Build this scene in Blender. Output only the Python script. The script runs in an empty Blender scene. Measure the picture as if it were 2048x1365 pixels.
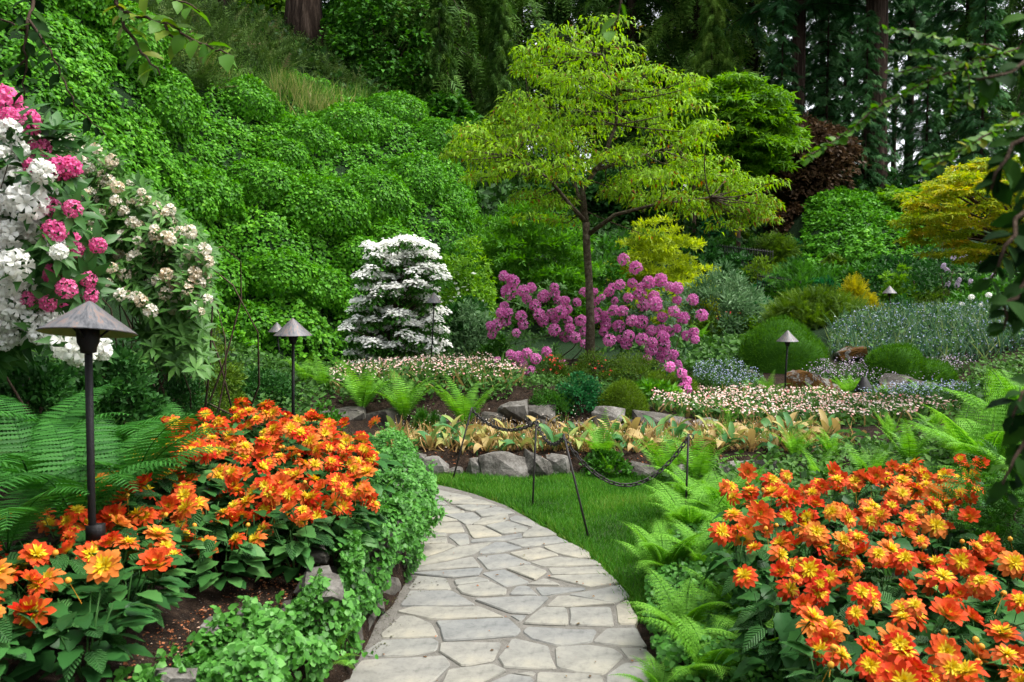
import bpy, bmesh, math, random
import numpy as np
from mathutils import Vector, Matrix, noise as mnoise
rng = np.random.default_rng(11); random.seed(11)
scene = bpy.context.scene
C = scene.collection

# ---------------------------------------------------------------- camera, sky, sun, exposure
FPX, CX, CY, HORIZON, EYE = 1593.0, 1024.0, 682.5, 600.0, 1.6
PITCH = math.atan((CY - HORIZON) / FPX)
cam_d = bpy.data.cameras.new('camera'); cam = bpy.data.objects.new('camera', cam_d); C.objects.link(cam)
cam.location = (0, 0, EYE); cam.rotation_euler = (math.pi/2 - PITCH, 0, 0)
cam_d.sensor_width = 36.0; cam_d.lens = FPX/2048*36.0; cam_d.clip_start = 0.05; cam_d.clip_end = 2000
cam_d.dof.use_dof = True; cam_d.dof.focus_distance = 7.0; cam_d.dof.aperture_fstop = 6.3
scene.camera = cam

SUN_EL, SUN_AZ = math.radians(64), math.radians(95)      # azimuth clockwise from +Y
world = bpy.data.worlds.new('World'); scene.world = world; world.use_nodes = True
wn = world.node_tree; wn.nodes.clear()
w_out = wn.nodes.new('ShaderNodeOutputWorld'); w_bg = wn.nodes.new('ShaderNodeBackground')
w_sky = wn.nodes.new('ShaderNodeTexSky'); w_sky.sky_type = 'NISHITA'; w_sky.sun_disc = False
w_sky.sun_elevation = SUN_EL; w_sky.sun_rotation = SUN_AZ; w_sky.air_density = 1.0; w_sky.dust_density = 3.0
w_hs = wn.nodes.new('ShaderNodeHueSaturation'); w_hs.inputs['Saturation'].default_value = 0.22   # cloud veil: almost white
wn.links.new(w_sky.outputs[0], w_hs.inputs['Color']); wn.links.new(w_hs.outputs[0], w_bg.inputs[0])
w_bg.inputs[1].default_value = 0.15; wn.links.new(w_bg.outputs[0], w_out.inputs[0])
sun_d = bpy.data.lights.new('sun', 'SUN'); sun_d.energy = 1.25; sun_d.angle = math.radians(24); sun_d.color = (1, 0.96, 0.9)
sun = bpy.data.objects.new('sun', sun_d); C.objects.link(sun)
sdir = Vector((math.sin(SUN_AZ)*math.cos(SUN_EL), math.cos(SUN_AZ)*math.cos(SUN_EL), math.sin(SUN_EL)))
sun.rotation_euler = sdir.to_track_quat('Z', 'Y').to_euler(); sun.location = (0, 0, 60)
scene.view_settings.view_transform = 'Standard'; scene.view_settings.look = 'None'
scene.view_settings.gamma = 1.0; scene.view_settings.exposure = 1.72
cy = scene.cycles
cy.max_bounces = 5; cy.diffuse_bounces = 3; cy.glossy_bounces = 2; cy.transmission_bounces = 3; cy.transparent_max_bounces = 4
cy.caustics_reflective = False; cy.caustics_refractive = False; cy.use_denoising = True
cy.use_adaptive_sampling = True; cy.adaptive_threshold = 0.015; cy.sample_clamp_indirect = 8

# ---------------------------------------------------------------- photograph pixel (2048 wide) -> place
cF = np.array([0, math.cos(PITCH), -math.sin(PITCH)]); cU = np.array([0, math.sin(PITCH), math.cos(PITCH)])
def at(px, py, Y):
    d = cF + np.array([(px-CX)/FPX, 0, 0]) + cU*(CY-py)/FPX
    return np.array([0, 0, EYE]) + d*(Y/d[1])
def gp(px, py, z=0.0):
    d = cF + np.array([(px-CX)/FPX, 0, 0]) + cU*(CY-py)/FPX
    return np.array([0, 0, EYE]) + d*((z-EYE)/d[2])
def mpp(Y): return Y/FPX                       # metres for one photo pixel at distance Y

# ---------------------------------------------------------------- geometry helpers
class Geo:
    def __init__(s): s.V=[]; s.F=[]; s.T=[]; s.U=[]; s.n=0
    def add(s, V, F, t=0.5, u=0.0, mat=0):
        V = np.asarray(V, float).reshape(-1, 3); n = len(V)
        s.V.append(V)
        s.T.append(np.broadcast_to(np.asarray(t, float), (n,)).copy()); s.U.append(np.broadcast_to(np.asarray(u, float), (n,)).copy())
        for f in (F if isinstance(F, list) else [F]):
            f = np.asarray(f, dtype=np.int64)
            if len(f): s.F.append((f+s.n, mat))
        s.n += n; return s
    def join(s, g, mat=None):
        for f, m in g.F: s.F.append((f+s.n, m if mat is None else mat))
        s.V += g.V; s.T += g.T; s.U += g.U; s.n += g.n; return s
    def mesh(s, name, mats, smooth=True):
        V = np.concatenate(s.V); me = bpy.data.meshes.new(name)
        me.vertices.add(len(V)); me.vertices.foreach_set('co', V.astype(np.float32).ravel())
        nl = sum(f.size for f, m in s.F); npoly = sum(len(f) for f, m in s.F)
        me.loops.add(nl); me.polygons.add(npoly)
        me.loops.foreach_set('vertex_index', np.concatenate([f.ravel() for f, m in s.F]).astype(np.int32))
        tot = np.concatenate([np.full(len(f), f.shape[1]) for f, m in s.F])
        st = np.concatenate([[0], np.cumsum(tot)[:-1]])
        me.polygons.foreach_set('loop_start', st.astype(np.int32)); 
        me.polygons.foreach_set('material_index', np.concatenate([np.full(len(f), m) for f, m in s.F]).astype(np.int32))
        me.polygons.foreach_set('use_smooth', np.full(npoly, bool(smooth)))
        for nm, arr in (('tint', s.T), ('along', s.U)):
            a = me.attributes.new(nm, 'FLOAT', 'POINT'); a.data.foreach_set('value', np.concatenate(arr).astype(np.float32))
        for m in (mats if isinstance(mats, (list, tuple)) else [mats]): me.materials.append(m)
        me.update(calc_edges=True); me.validate(); return me

def link(name, data, parent=None, loc=None, rot=None, scale=None):
    o = bpy.data.objects.new(name, data); C.objects.link(o)
    if parent is not None: o.parent = parent
    if loc is not None: o.location = loc
    if rot is not None: o.rotation_euler = rot
    if scale is not None: o.scale = scale if hasattr(scale, '__len__') else (scale,)*3
    return o
def tag(o, label=None, cat=None, group=None, kind=None):
    for k, v in (('label', label), ('category', cat), ('group', group), ('kind', kind)):
        if v: o[k] = v
    return o
def thing(name, label, cat, loc=(0, 0, 0), rz=0.0, group=None):
    o = link(name, None, None, tuple(loc), (0, 0, rz)); o.empty_display_size = 0.05
    return tag(o, label, cat, group)

def nrm(a): return a/np.maximum(np.linalg.norm(a, axis=-1, keepdims=True), 1e-9)
def frames(d, n):
    y = nrm(np.asarray(d, float)); x = nrm(np.cross(y, n)); z = np.cross(x, y)
    return np.stack([x, y, z], axis=-1)
def scat(tpl, P, M, s, tint, mat=0, geo=None):
    V0, F0, U0 = tpl; n, k = len(P), len(V0)
    s = np.asarray(s, float); s = s[:, None] if s.ndim == 1 else s
    Vl = V0[None]*s[:, None, :]
    V = np.einsum('nij,nkj->nki', M, Vl) + np.asarray(P)[:, None, :]
    off = (np.arange(n)*k)[:, None, None]
    F = [(f[None]+off).reshape(-1, f.shape[1]) for f in F0]
    g = geo or Geo()
    g.add(V.reshape(-1, 3), F, np.repeat(tint, k), np.tile(U0, n), mat); return g
def rdir(n): return nrm(rng.normal(size=(n, 3)))
def A(*r): return np.array(r, dtype=np.int64)
def tpl(V, F, U=None):
    V = np.array(V, float); tr = [f for f in F if len(f) == 3]; q = [f for f in F if len(f) == 4]
    Fs = [A(*x) for x in (tr, q) if len(x)]
    return (V, Fs, V[:, 1].copy() if U is None else np.array(U, float))
DIA = tpl([(0,0,0), (-.3,.45,.09), (0,1,-.12), (.3,.45,.09)], [(0,2,1), (0,3,2)])
NAR = tpl([(0,0,0), (-.15,.4,.05), (0,1,-.2), (.15,.4,.05)], [(0,2,1), (0,3,2)])
DROOP = tpl([(0,0,0), (-.17,.35,.04), (0,.4,.0), (.17,.35,.04), (0,1,-.42)], [(0,2,1), (0,3,2), (1,2,4), (2,3,4)])
LEAF = tpl([(0,0,0), (-.27,.42,.07), (0,.46,.0), (.27,.42,.07), (0,1,-.16)], [(0,2,1), (0,3,2), (1,2,4), (2,3,4)])
LEAFN = tpl([(0,0,0), (-.27,.3,.06), (0,.34,0), (.27,.3,.06), (-.24,.66,.03), (0,.7,-.04), (.24,.66,.03), (0,1,-.16)],
           [(0,2,1), (0,3,2), (1,2,5,4), (2,3,6,5), (4,5,7), (5,6,7)])
ROUND = tpl([(0,.05,0), (-.3,0,.03), (-.5,.3,.07), (-.36,.72,.03), (0,1,-.1), (.36,.72,.03), (.5,.3,.07), (.3,0,.03), (0,.45,-.04)],
            [(8,1,0),(8,2,1), (8,3,2), (8,4,3), (8,5,4), (8,6,5), (8,7,6), (8,0,7)])
ROUND5 = tpl([(0,.02,0), (-.46,.16,.06), (-.36,.7,.04), (0,1,-.1), (.36,.7,.04), (.46,.16,.06), (0,.42,-.04)], [(6,1,0), (6,2,1), (6,3,2), (6,4,3), (6,5,4), (6,0,5)])
IVY = tpl([(0,0,0), (-.46,.12,-.05), (-.26,.42,.04), (0,1,-.16), (.26,.42,.04), (.46,.12,-.05), (0,.35,.08)],
          [(6,1,0), (6,2,1), (6,3,2), (6,4,3), (6,5,4), (6,0,5)])
def palm_tpl(k=5):
    V=[(0,.0,0)]; F=[]
    for i in range(k):
        a = math.radians(-78+156*i/(k-1)); L = 1-.35*abs(i-(k-1)/2)/((k-1)/2)
        d = np.array([math.sin(a), math.cos(a)]); p = np.array([d[1], -d[0]])*.14
        b=len(V); V += [(*(d*L*.45-p), .05), (*(d*L), -.14), (*(d*L*.45+p), .05)]; F += [(0,b+1,b), (0,b+2,b+1)]
    return tpl(V, F)
PALM = palm_tpl(); PALM3 = palm_tpl(3)
BLADE = tpl([(-.5,0,0), (.5,0,0), (-.4,.5,.06), (.4,.5,.06), (0,1,.28)], [(0,1,3,2), (2,3,4)])
QUADF = tpl([(-.5,-.5,0), (.5,-.5,.0), (.5,.5,0), (-.5,.5,0), (0,0,.18)], [(0,1,4), (1,2,4), (2,3,4), (3,0,4)])
def spray_tpl(n=9, w=.42, droop=.35, seed=0):      # one flat branchlet: an axis with side needles
    r = random.Random(seed); V=[]; F=[]
    for i in range(n):
        t = (i+.6)/n; z = -droop*t*t
        for sg in (-1, 1):
            L = w*(1-.75*t)*r.uniform(.7, 1.2)
            b=len(V); V += [(0, t-.06, z), (0, t+.05, z), (sg*L, t+L*.75, z-.25*L*r.random()-.03)]; F.append((b, b+1, b+2) if sg<0 else (b+1, b, b+2))
    b=len(V); V += [(-.02,0,0), (.02,0,0), (0,1.08,-droop*1.15)]; F.append((b,b+1,b+2))
    return tpl(V, F)
SPRAY = spray_tpl(); SPRAY2 = spray_tpl(7, .5, .9, 3); FEATH = spray_tpl(6, .34, .12, 5)

def tube(pts, rad, k=6, t=0.5, mat=0, geo=None):
    pts = np.asarray(pts, float); n = len(pts); rad = np.broadcast_to(np.asarray(rad, float), (n,))
    T = np.gradient(pts, axis=0); T = nrm(T)
    ref = np.array([0, 0, 1.]) if abs(T[0][2]) < .8 else np.array([1., 0, 0])
    X = nrm(np.cross(T, ref)); Y = np.cross(T, X); a = np.arange(k)*2*math.pi/k
    V = pts[:, None]+rad[:, None, None]*(np.cos(a)[None, :, None]*X[:, None]+np.sin(a)[None, :, None]*Y[:, None])
    i = np.arange(n-1)[:, None]*k; j = np.arange(k)[None]; j2 = (j+1) % k
    F = np.stack([i+j, i+j2, i+k+j2, i+k+j], -1).reshape(-1, 4)
    Vv = np.concatenate([V.reshape(-1, 3), pts[:1], pts[-1:]])
    c0 = n*k; jj = np.arange(k)
    caps = np.concatenate([np.stack([np.full(k, c0), (jj+1) % k, jj], -1), np.stack([np.full(k, c0+1), (n-1)*k+jj, (n-1)*k+(jj+1) % k], -1)])
    return (geo or Geo()).add(Vv, [F, caps], t, 0, mat)
def bez(p0, p1, p2, n=8):
    t = np.linspace(0, 1, n)[:, None]; return (1-t)**2*np.array(p0)+2*t*(1-t)*np.array(p1)+t*t*np.array(p2)
def boxgeo(x0, x1, y0, y1, z0, z1, mat=0, geo=None):
    V = [(x, y, z) for z in (z0, z1) for y in (y0, y1) for x in (x0, x1)]
    return (geo or Geo()).add(V, A((0,2,3,1), (4,5,7,6), (0,1,5,4), (2,6,7,3), (0,4,6,2), (1,3,7,5)), .5, 0, mat)
def lathe(prof, k=20, geo=None, mat=0, t=.5):       # profile [(r,z)...]
    n = len(prof); a = np.arange(k)*2*math.pi/k
    V = np.array([[(r*math.cos(x), r*math.sin(x), z) for x in a] for r, z in prof]).reshape(-1, 3)
    i = np.arange(n-1)[:, None]*k; j = np.arange(k)[None]; j2 = (j+1) % k
    F = np.stack([i+j, i+j2, i+k+j2, i+k+j], -1).reshape(-1, 4)
    U = np.tile(a/(2*math.pi), n)
    return (geo or Geo()).add(V, F, t, U, mat)
def inpoly(P, poly):
    P = np.asarray(P); poly = np.asarray(poly, float); x, y = P[..., 0], P[..., 1]
    r = np.zeros(x.shape, bool); q = np.roll(poly, -1, 0)
    for (x0, y0), (x1, y1) in zip(poly, q):
        if y0 == y1: continue
        c = ((y0 > y) != (y1 > y)) & (x < (x1-x0)*(y-y0)/(y1-y0)+x0); r ^= c
    return r
def vnoise(P, s=1.0, seed=0.0):
    o = Vector((seed*7.3, seed*3.1, seed)); return np.array([mnoise.noise(Vector(p)*s+o) for p in P])

# ---------------------------------------------------------------- materials
def mat_nodes(name):
    m = bpy.data.materials.new(name); m.use_nodes = True; nt = m.node_tree
    b = nt.nodes['Principled BSDF']; return m, nt, b
def ramp(nt, fac, cols):
    r = nt.nodes.new('ShaderNodeValToRGB'); e = r.color_ramp.elements
    e[0].position, e[0].color = cols[0][0], (*cols[0][1], 1); e[1].position, e[1].color = cols[-1][0], (*cols[-1][1], 1)
    for p, c in cols[1:-1]:
        x = e.new(p); x.color = (*c, 1)
    if fac is not None: nt.links.new(fac, r.inputs[0])
    return r.outputs[0]
def attr(nt, name):
    a = nt.nodes.new('ShaderNodeAttribute'); a.attribute_name = name; return a.outputs['Fac']
def math_n(nt, op, a, b):
    m = nt.nodes.new('ShaderNodeMath'); m.operation = op
    for i, v in enumerate((a, b)):
        if isinstance(v, (int, float)): m.inputs[i].default_value = v
        else: nt.links.new(v, m.inputs[i])
    return m.outputs[0]
def noise_n(nt, scale, detail=3, rough=.55, coord='Object', vec=None, stretch=None):
    n = nt.nodes.new('ShaderNodeTexNoise'); n.inputs['Scale'].default_value = scale; n.inputs['Detail'].default_value = detail; n.inputs['Roughness'].default_value = rough
    tc = nt.nodes.new('ShaderNodeTexCoord'); src = tc.outputs[coord]
    if stretch:
        mp = nt.nodes.new('ShaderNodeMapping'); mp.inputs['Scale'].default_value = stretch; nt.links.new(src, mp.inputs[0]); src = mp.outputs[0]
    nt.links.new(src, n.inputs['Vector']); return n.outputs['Fac']
def leaf_mat(name, cols, rough=.45, trans=.3, spec=.3, objvar=.12, key='tint', tcol=None):
    m, nt, b = mat_nodes(name)
    fac = attr(nt, key)
    if objvar:
        oi = nt.nodes.new('ShaderNodeObjectInfo')
        fac = math_n(nt, 'ADD', fac, math_n(nt, 'MULTIPLY', math_n(nt, 'SUBTRACT', oi.outputs['Random'], .5), objvar*2))
    if not isinstance(cols[0][1], (tuple, list)): cols = [(i/(len(cols)-1), c) for i, c in enumerate(cols)]
    col = ramp(nt, fac, cols)
    nt.links.new(col, b.inputs['Base Color']); b.inputs['Roughness'].default_value = rough; b.inputs['Specular IOR Level'].default_value = spec*.5
    if trans:
        tr = nt.nodes.new('ShaderNodeBsdfTranslucent'); hs = nt.nodes.new('ShaderNodeHueSaturation')
        hs.inputs['Value'].default_value = 1.25; hs.inputs['Hue'].default_value = .495; hs.inputs['Saturation'].default_value = 1.1; nt.links.new(col, hs.inputs['Color']); nt.links.new(hs.outputs[0], tr.inputs[0])
        mx = nt.nodes.new('ShaderNodeMixShader'); mx.inputs[0].default_value = trans
        nt.links.new(b.outputs[0], mx.inputs[1]); nt.links.new(tr.outputs[0], mx.inputs[2])
        nt.links.new(mx.outputs[0], nt.nodes['Material Output'].inputs[0])
    return m
def noisy_mat(name, cols, scale=8, rough=.8, bump=.3, detail=5, spec=.3, bscale=None, stretch=None, objvar=0.0, metal=0):
    m, nt, b = mat_nodes(name)
    f = noise_n(nt, scale, detail, .6, stretch=stretch)
    f2 = noise_n(nt, scale*6.3, 3, .6, stretch=stretch)
    fac = math_n(nt, 'ADD', math_n(nt, 'MULTIPLY', f, .7), math_n(nt, 'MULTIPLY', f2, .3))
    if objvar:
        oi = nt.nodes.new('ShaderNodeObjectInfo'); fac = math_n(nt, 'ADD', fac, math_n(nt, 'MULTIPLY', math_n(nt, 'SUBTRACT', oi.outputs['Random'], .5), objvar))
    nt.links.new(ramp(nt, fac, cols), b.inputs['Base Color'])
    b.inputs['Roughness'].default_value = rough; b.inputs['Specular IOR Level'].default_value = spec; b.inputs['Metallic'].default_value = metal
    if bump:
        bn = nt.nodes.new('ShaderNodeBump'); bn.inputs['Strength'].default_value = bump; bn.inputs['Distance'].default_value = .02
        nt.links.new(noise_n(nt, bscale or scale*4, 5, .65, stretch=stretch), bn.inputs['Height']); nt.links.new(bn.outputs[0], b.inputs['Normal'])
    return m
# ---------------------------------------------------------------- the lie of the land
PATH_R = [gp(*p)[:2] for p in ((840,966),(900,978),(950,992),(1010,1014),(1060,1042),(1130,1086),(1200,1142),(1238,1188),(1268,1250),(1295,1330))]
PATH_L = [gp(*p)[:2] for p in ((700,1340),(760,1240),(802,1185),(826,1110),(836,1050),(838,1010),(834,985))]
PATH = [(-4.6,8.0), (-2.2,7.75), (-1.3,7.25)] + [tuple(p) for p in PATH_R] + [(.66,2.6), (.72,1.2), (-.85,1.2), (-.85,2.6)] + [tuple(p) for p in PATH_L] + [(-1.05,6.7), (-1.7,7.05), (-2.5,7.2), (-4.6,7.3)]
CP = []                                              # control points x, y, z
def cpw(*pts): CP.extend(pts)
def cpx(*pts):
    for px, py, Y in pts: CP.append(tuple(at(px, py, Y)))
for p in PATH: cpw((p[0], p[1], -.02))
cpw((0,0,0), (-.1,2,-.02), (0,3,-.02), (0,4,-.02), (-.1,5,-.02), (-.4,6,-.02))
# lawn
cpw((.4,6.9,.0), (-.3,7.0,.0), (.2,6.2,0), (.8,5.6,.0), (.9,6.8,0), (1.15,6.3,.02), (.8,4.9,.0), (1.2,5.2,.04), (-.8,7.15,0))
# left bed above the path
for p in PATH_L: cpw((p[0]-.16, p[1], .34), (p[0]-.38, p[1], .4))
cpw((-1.0,2.6,.38), (-1.02,1.2,.38), (-1.2,1.8,.42), (-1.8,1.6,.5), (-1.3,2.3,.42), (-1.5,5.2,.52), (-2.3,5.5,.6), (-1.6,6.3,.4),
    (-3.2,3.0,.72), (-3.2,4.5,.75), (-4.5,3.5,.9), (-5.5,5.5,1.3), (-4,6,.75), (-2.6,6.5,.45), (-2.4,8.6,.3), (-3.6,7.5,.5), (-5,8,1.1), (-3.3,10,.4), (-3.6,13.2,.42), (-2.6,13.5,.4), (-2.4,10.5,.4), (-1.7,14.5,.42))
LB3 = [gp(*p) for p in ((-60,1255,.76),(100,1190,.76),(205,1165,.76),(295,1095,.71),(450,1080,.64),(630,1060,.64),(690,990,.68),(750,915,.74),(725,858,.86),(640,825,.93),(500,812,.98),(385,838,.98),(300,890,.95),(170,955,.92),(50,1045,.88),(-60,1075,.86))]
LBED = [tuple(p[:2]) for p in LB3]
def lcanopy(x, y):
    w = [1/((x-p[0])**2+(y-p[1])**2+.01) for p in LB3]; return float(sum(a*p[2] for a, p in zip(w, LB3))/sum(w))
for p in LB3: cpw((p[0], p[1], p[2]-(.25 if p[2] < .8 else .31)))
# right bed
cpw((1.0,3.9,.12), (1.0,3,.16), (1.0,2.2,.16), (1.0,1.2,.16), (1.5,4.4,.2), (1.6,3,.24), (1.7,5.2,.15), (2.4,3.2,.3), (2.6,4.5,.3), (3.4,3,.42), (3.6,5,.42), (1.9,6,.1), (2.5,6.2,.15), (4.5,4,.6), (6,5,1.0), (6,3,1.0))
# tulip bed, rocks, upper bed
for x in (-.95,-.4,.1,.5,1.0,1.5,2.1): cpw((x,7.2,.0), (x,7.4,.16), (x,7.7,.16))
for x in (-1.4,-.7,0,.6,1.2): cpw((x,8.6,.12), (x,9.15,.14), (x,9.6,.46))
cpw((1.9,9.2,.2), (2.6,8.5,.2), (3.2,9.4,.2), (2.6,10.5,.2), (3.9,10.6,.25), (1.6,10.4,.3), (4.6,8.2,.35), (5.5,7,.7))
cpw((-1.9,10.2,.5), (-1.2,11,.56), (-.2,10.8,.52), (.2,10.6,.48), (.8,10.6,.48), (1.2,12,.70), (.6,12.6,.62), (2,12.6,.55), (-.6,12.8,.5), (.15,11.5,.42), (2.4,11.6,.4), (.3,14,.6), (-1,14.5,.42), (-.3,16,.5))
cpx((1500,790,12.2), (1620,800,12.2), (1760,790,12), (1900,800,12), (1560,735,13.6), (1480,720,14.5), (1660,720,14), (1800,735,13.5), (1950,735,13.4), (1700,660,15.5), (1850,650,15.5), (2000,660,15), (2100,640,15),
    (1430,690,20), (1480,680,22), (1640,640,17.5), (1720,630,18), (1800,628,18.5), (1950,620,19), (1440,640,21), (1560,600,22), (1700,590,23), (1850,590,23))
cpx((1420,560,25), (1500,540,25.5), (1600,560,25), (1480,480,29), (1560,500,28), (1650,540,26), (1640,440,28.5), (1720,430,29), (1800,460,28.5), (1850,520,26.5), (1950,500,26), (2100,460,26), (1900,400,33), (1820,370,34), (1740,380,34), (1620,440,33), (1520,450,33), (2100,360,33))
cpx((1250,560,24), (1330,530,25), (1100,560,22), (1000,600,20), (1250,470,32), (1350,450,33), (1100,440,32), (980,400,32))
# the ivy bank on the left
cpx((480,715,14.2), (650,715,15.2), (760,640,16.2), (900,520,18.5), (1000,480,22), (560,540,15.6), (430,560,14.6), (640,600,15.8), (420,430,15.2), (520,420,16.4), (640,470,17.0), (740,470,17.6), (850,430,19), (880,340,21),
    (700,360,19.3), (800,310,21.5), (600,330,18.6), (500,300,18.2), (430,250,18.2), (620,262,20.5), (330,290,14.6), (250,180,14.2), (130,90,13.6), (30,40,12.8), (-150,0,11.5), (300,420,13.4), (150,300,12.3), (50,450,10.5), (250,560,11.6), (-200,300,10.2), (-300,600,8.5),
    (380,200,18.5), (330,100,19.5), (450,110,22.5), (560,150,24.5), (700,200,25), (800,240,25), (860,300,26), (250,20,18), (600,110,27.5), (480,40,27.5), (730,150,30), (850,200,32), (120,-40,17))
cpw((-16,20,14), (-12,40,14), (-20,10,12), (-10,60,14), (-30,60,16), (-4,36,9.3), (2,40,8), (10,45,6.8), (20,45,6.8), (20,30,5), (14,20,3), (12,10,2.4), (-12,4,6), (-10,-5,4), (0,-10,0), (10,-5,2), (0,60,9), (20,70,8), (40,30,7), (-60,0,14), (0,-60,4), (60,0,6), (0,300,10), (-300,100,12), (300,100,8), (-300,-200,6), (300,-200,6), (0,-300,6), (300,400,10), (-300,400,12))
CP = np.array(CP); rng_c = np.linalg.norm(CP[:, None, :2]-CP[None, :, :2], axis=-1)
_n = len(CP); _A = np.zeros((_n+3, _n+3)); _A[:_n, :_n] = rng_c + np.eye(_n)*-.002; _A[:_n, _n] = 1; _A[:_n, n0:=_n+1] = CP[:, 0]; _A[:_n, _n+2] = CP[:, 1]; _A[_n:, :_n] = _A[:_n, _n:].T
_w = np.linalg.solve(_A, np.concatenate([CP[:, 2], np.zeros(3)]))
DOMES = [(130,130,13.2,1.3,.5), (300,330,14.2,1.0,.45), (470,260,18.0,1.1,.6), (540,330,17.9,1.0,.5), (620,330,18.6,1.0,.45), (690,330,19.4,1.1,.5), (760,300,20.8,1.2,.6), (450,470,15.1,.9,.35), (600,430,16.6,1.1,.5), (720,430,17.7,.9,.4), (800,400,18.8,.9,.4),
         (560,545,15.1,.75,.6), (870,360,20.2,1.0,.5), (640,660,15.6,.8,.3), (430,380,15.4,.8,.3), (880,470,18.6,.8,.4), (1700,470,28,1.6,.5), (1780,500,27,1.4,.4), (400,520,14.4,.7,.35), (780,500,17.3,.7,.35), (700,520,16.8,.6,.3), (520,380,17,.6,.3), (840,300,22,1.0,.45)]
def xy0(*pts): return [tuple(at(*p)[:2]) for p in pts]
DOMES = [(*at(a, b, c)[:2], r*1.35, h*1.9) for a, b, c, r, h in DOMES]
_rd = random.Random(77); _P0 = xy0((450,700,14.3),(700,680,15.8),(900,500,19),(900,340,22),(800,260,24),(560,250,20),(420,300,17),(330,280,15),(120,100,13.6),(-150,60,12),(-200,500,9.8),(200,560,11))
while len(DOMES) < 75:
    _x, _y = _rd.uniform(-9, -1), _rd.uniform(9, 25)
    if inpoly(np.array([[_x, _y]]), _P0)[0]: DOMES.append((_x, _y, _rd.uniform(.7, 1.3), _rd.uniform(.35, .8)))
def H(x, y):
    x = np.asarray(x, float); y = np.asarray(y, float); sh = x.shape; x = x.ravel(); y = y.ravel(); out = np.empty(len(x))
    for i in range(0, len(x), 20000):
        a, b = x[i:i+20000], y[i:i+20000]
        d = np.hypot(a[:, None]-CP[:, 0], b[:, None]-CP[:, 1])
        z = d@_w[:_n]+_w[_n]+_w[_n+1]*a+_w[_n+2]*b
        bump = np.zeros(len(a))
        for dx, dy, r, h in DOMES: bump = np.maximum(bump, h*np.sqrt(np.clip(1-((a-dx)**2+(b-dy)**2)/(r*r), 0, 1)))
        z += bump
        out[i:i+20000] = z
    return out.reshape(sh)
def h1(x, y): return float(H(np.array([x]), np.array([y]))[0])
gx = np.unique(np.round(np.concatenate([np.arange(-3.6,3.6,.07), np.arange(-14,14,.22), np.arange(-40,40,2.5), np.arange(-400,401,50)]), 3))
gy = np.unique(np.round(np.concatenate([np.arange(1.0,10,.07), np.arange(10,34,.2), np.arange(-40,80,2.5), np.arange(-400,801,50)]), 3))
GX, GY = np.meshgrid(gx, gy); GZ = H(GX, GY)
NX, NY = len(gx), len(gy)
TV = np.stack([GX, GY, GZ], -1).reshape(-1, 3)
_i = (np.arange(NY-1)[:, None]*NX+np.arange(NX-1)[None]).ravel()
TF = np.stack([_i, _i+1, _i+NX+1, _i+NX], -1)
_nz = np.sin(TV[:, 0]*9.1+np.sin(TV[:, 1]*7.3)*2)*np.sin(TV[:, 1]*8.7+np.sin(TV[:, 0]*6.1)*2)
_ip = inpoly(TV[:, :2], PATH); TV[:, 2] = np.where(_ip, np.minimum(TV[:, 2], -.02), TV[:, 2]+_nz*.012)
M_soil = noisy_mat('soil', [(.3, (.006,.004,.003)), (.48, (.018,.011,.007)), (.6, (.038,.024,.015)), (.8, (.10,.07,.048))], 22, .95, 1.0, 9, .12, 70)
_nt = M_soil.node_tree; _b = _nt.nodes['Principled BSDF']; _src = _b.inputs['Base Color'].links[0].from_socket
_sp = _nt.nodes.new('ShaderNodeMixRGB'); _nt.links.new(ramp(_nt, noise_n(_nt, 210, 2, .5), [(.70, (0,0,0)), (.74, (1,1,1))]), _sp.inputs[0]); _nt.links.new(_src, _sp.inputs[1]); _sp.inputs[2].default_value = (.26,.24,.2,1); _src = _sp.outputs[0]   # perlite grains
_mx = _nt.nodes.new('ShaderNodeMixRGB'); _nt.links.new(attr(_nt, 'tint'), _mx.inputs[0]); _nt.links.new(_src, _mx.inputs[1]); _mx.inputs[2].default_value = (.008,.022,.006,1); _nt.links.new(_mx.outputs[0], _b.inputs['Base Color'])   # moss on the banks
_gt = np.clip(np.maximum(np.clip(TV[:, 1]-13.5, 0, 1), np.clip(-TV[:, 0]-2.6, 0, 1)*np.clip(TV[:, 1]-6, 0, 1)), 0, 1)
ground = link('ground', Geo().add(TV, TF, _gt).mesh('ground', M_soil)); tag(ground, kind='structure')

# area-weighted samples on the land
_tc = TV[TF].mean(1); _e1 = TV[TF[:, 1]]-TV[TF[:, 0]]; _e2 = TV[TF[:, 3]]-TV[TF[:, 0]]; _cr = np.cross(_e1, _e2); _ar = np.linalg.norm(_cr, axis=1); _fn = nrm(_cr)
def land(n, weight, lift=0.0):
    w = _ar*weight(_tc); w = w/w.sum(); k = rng.choice(len(TF), n, p=w)
    a = rng.random((n, 1)); b = rng.random((n, 1))
    P = TV[TF[k, 0]]+a*_e1[k]+b*_e2[k]; P[:, 2] = H(P[:, 0], P[:, 1])
    return P+_fn[k]*lift, _fn[k]
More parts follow.
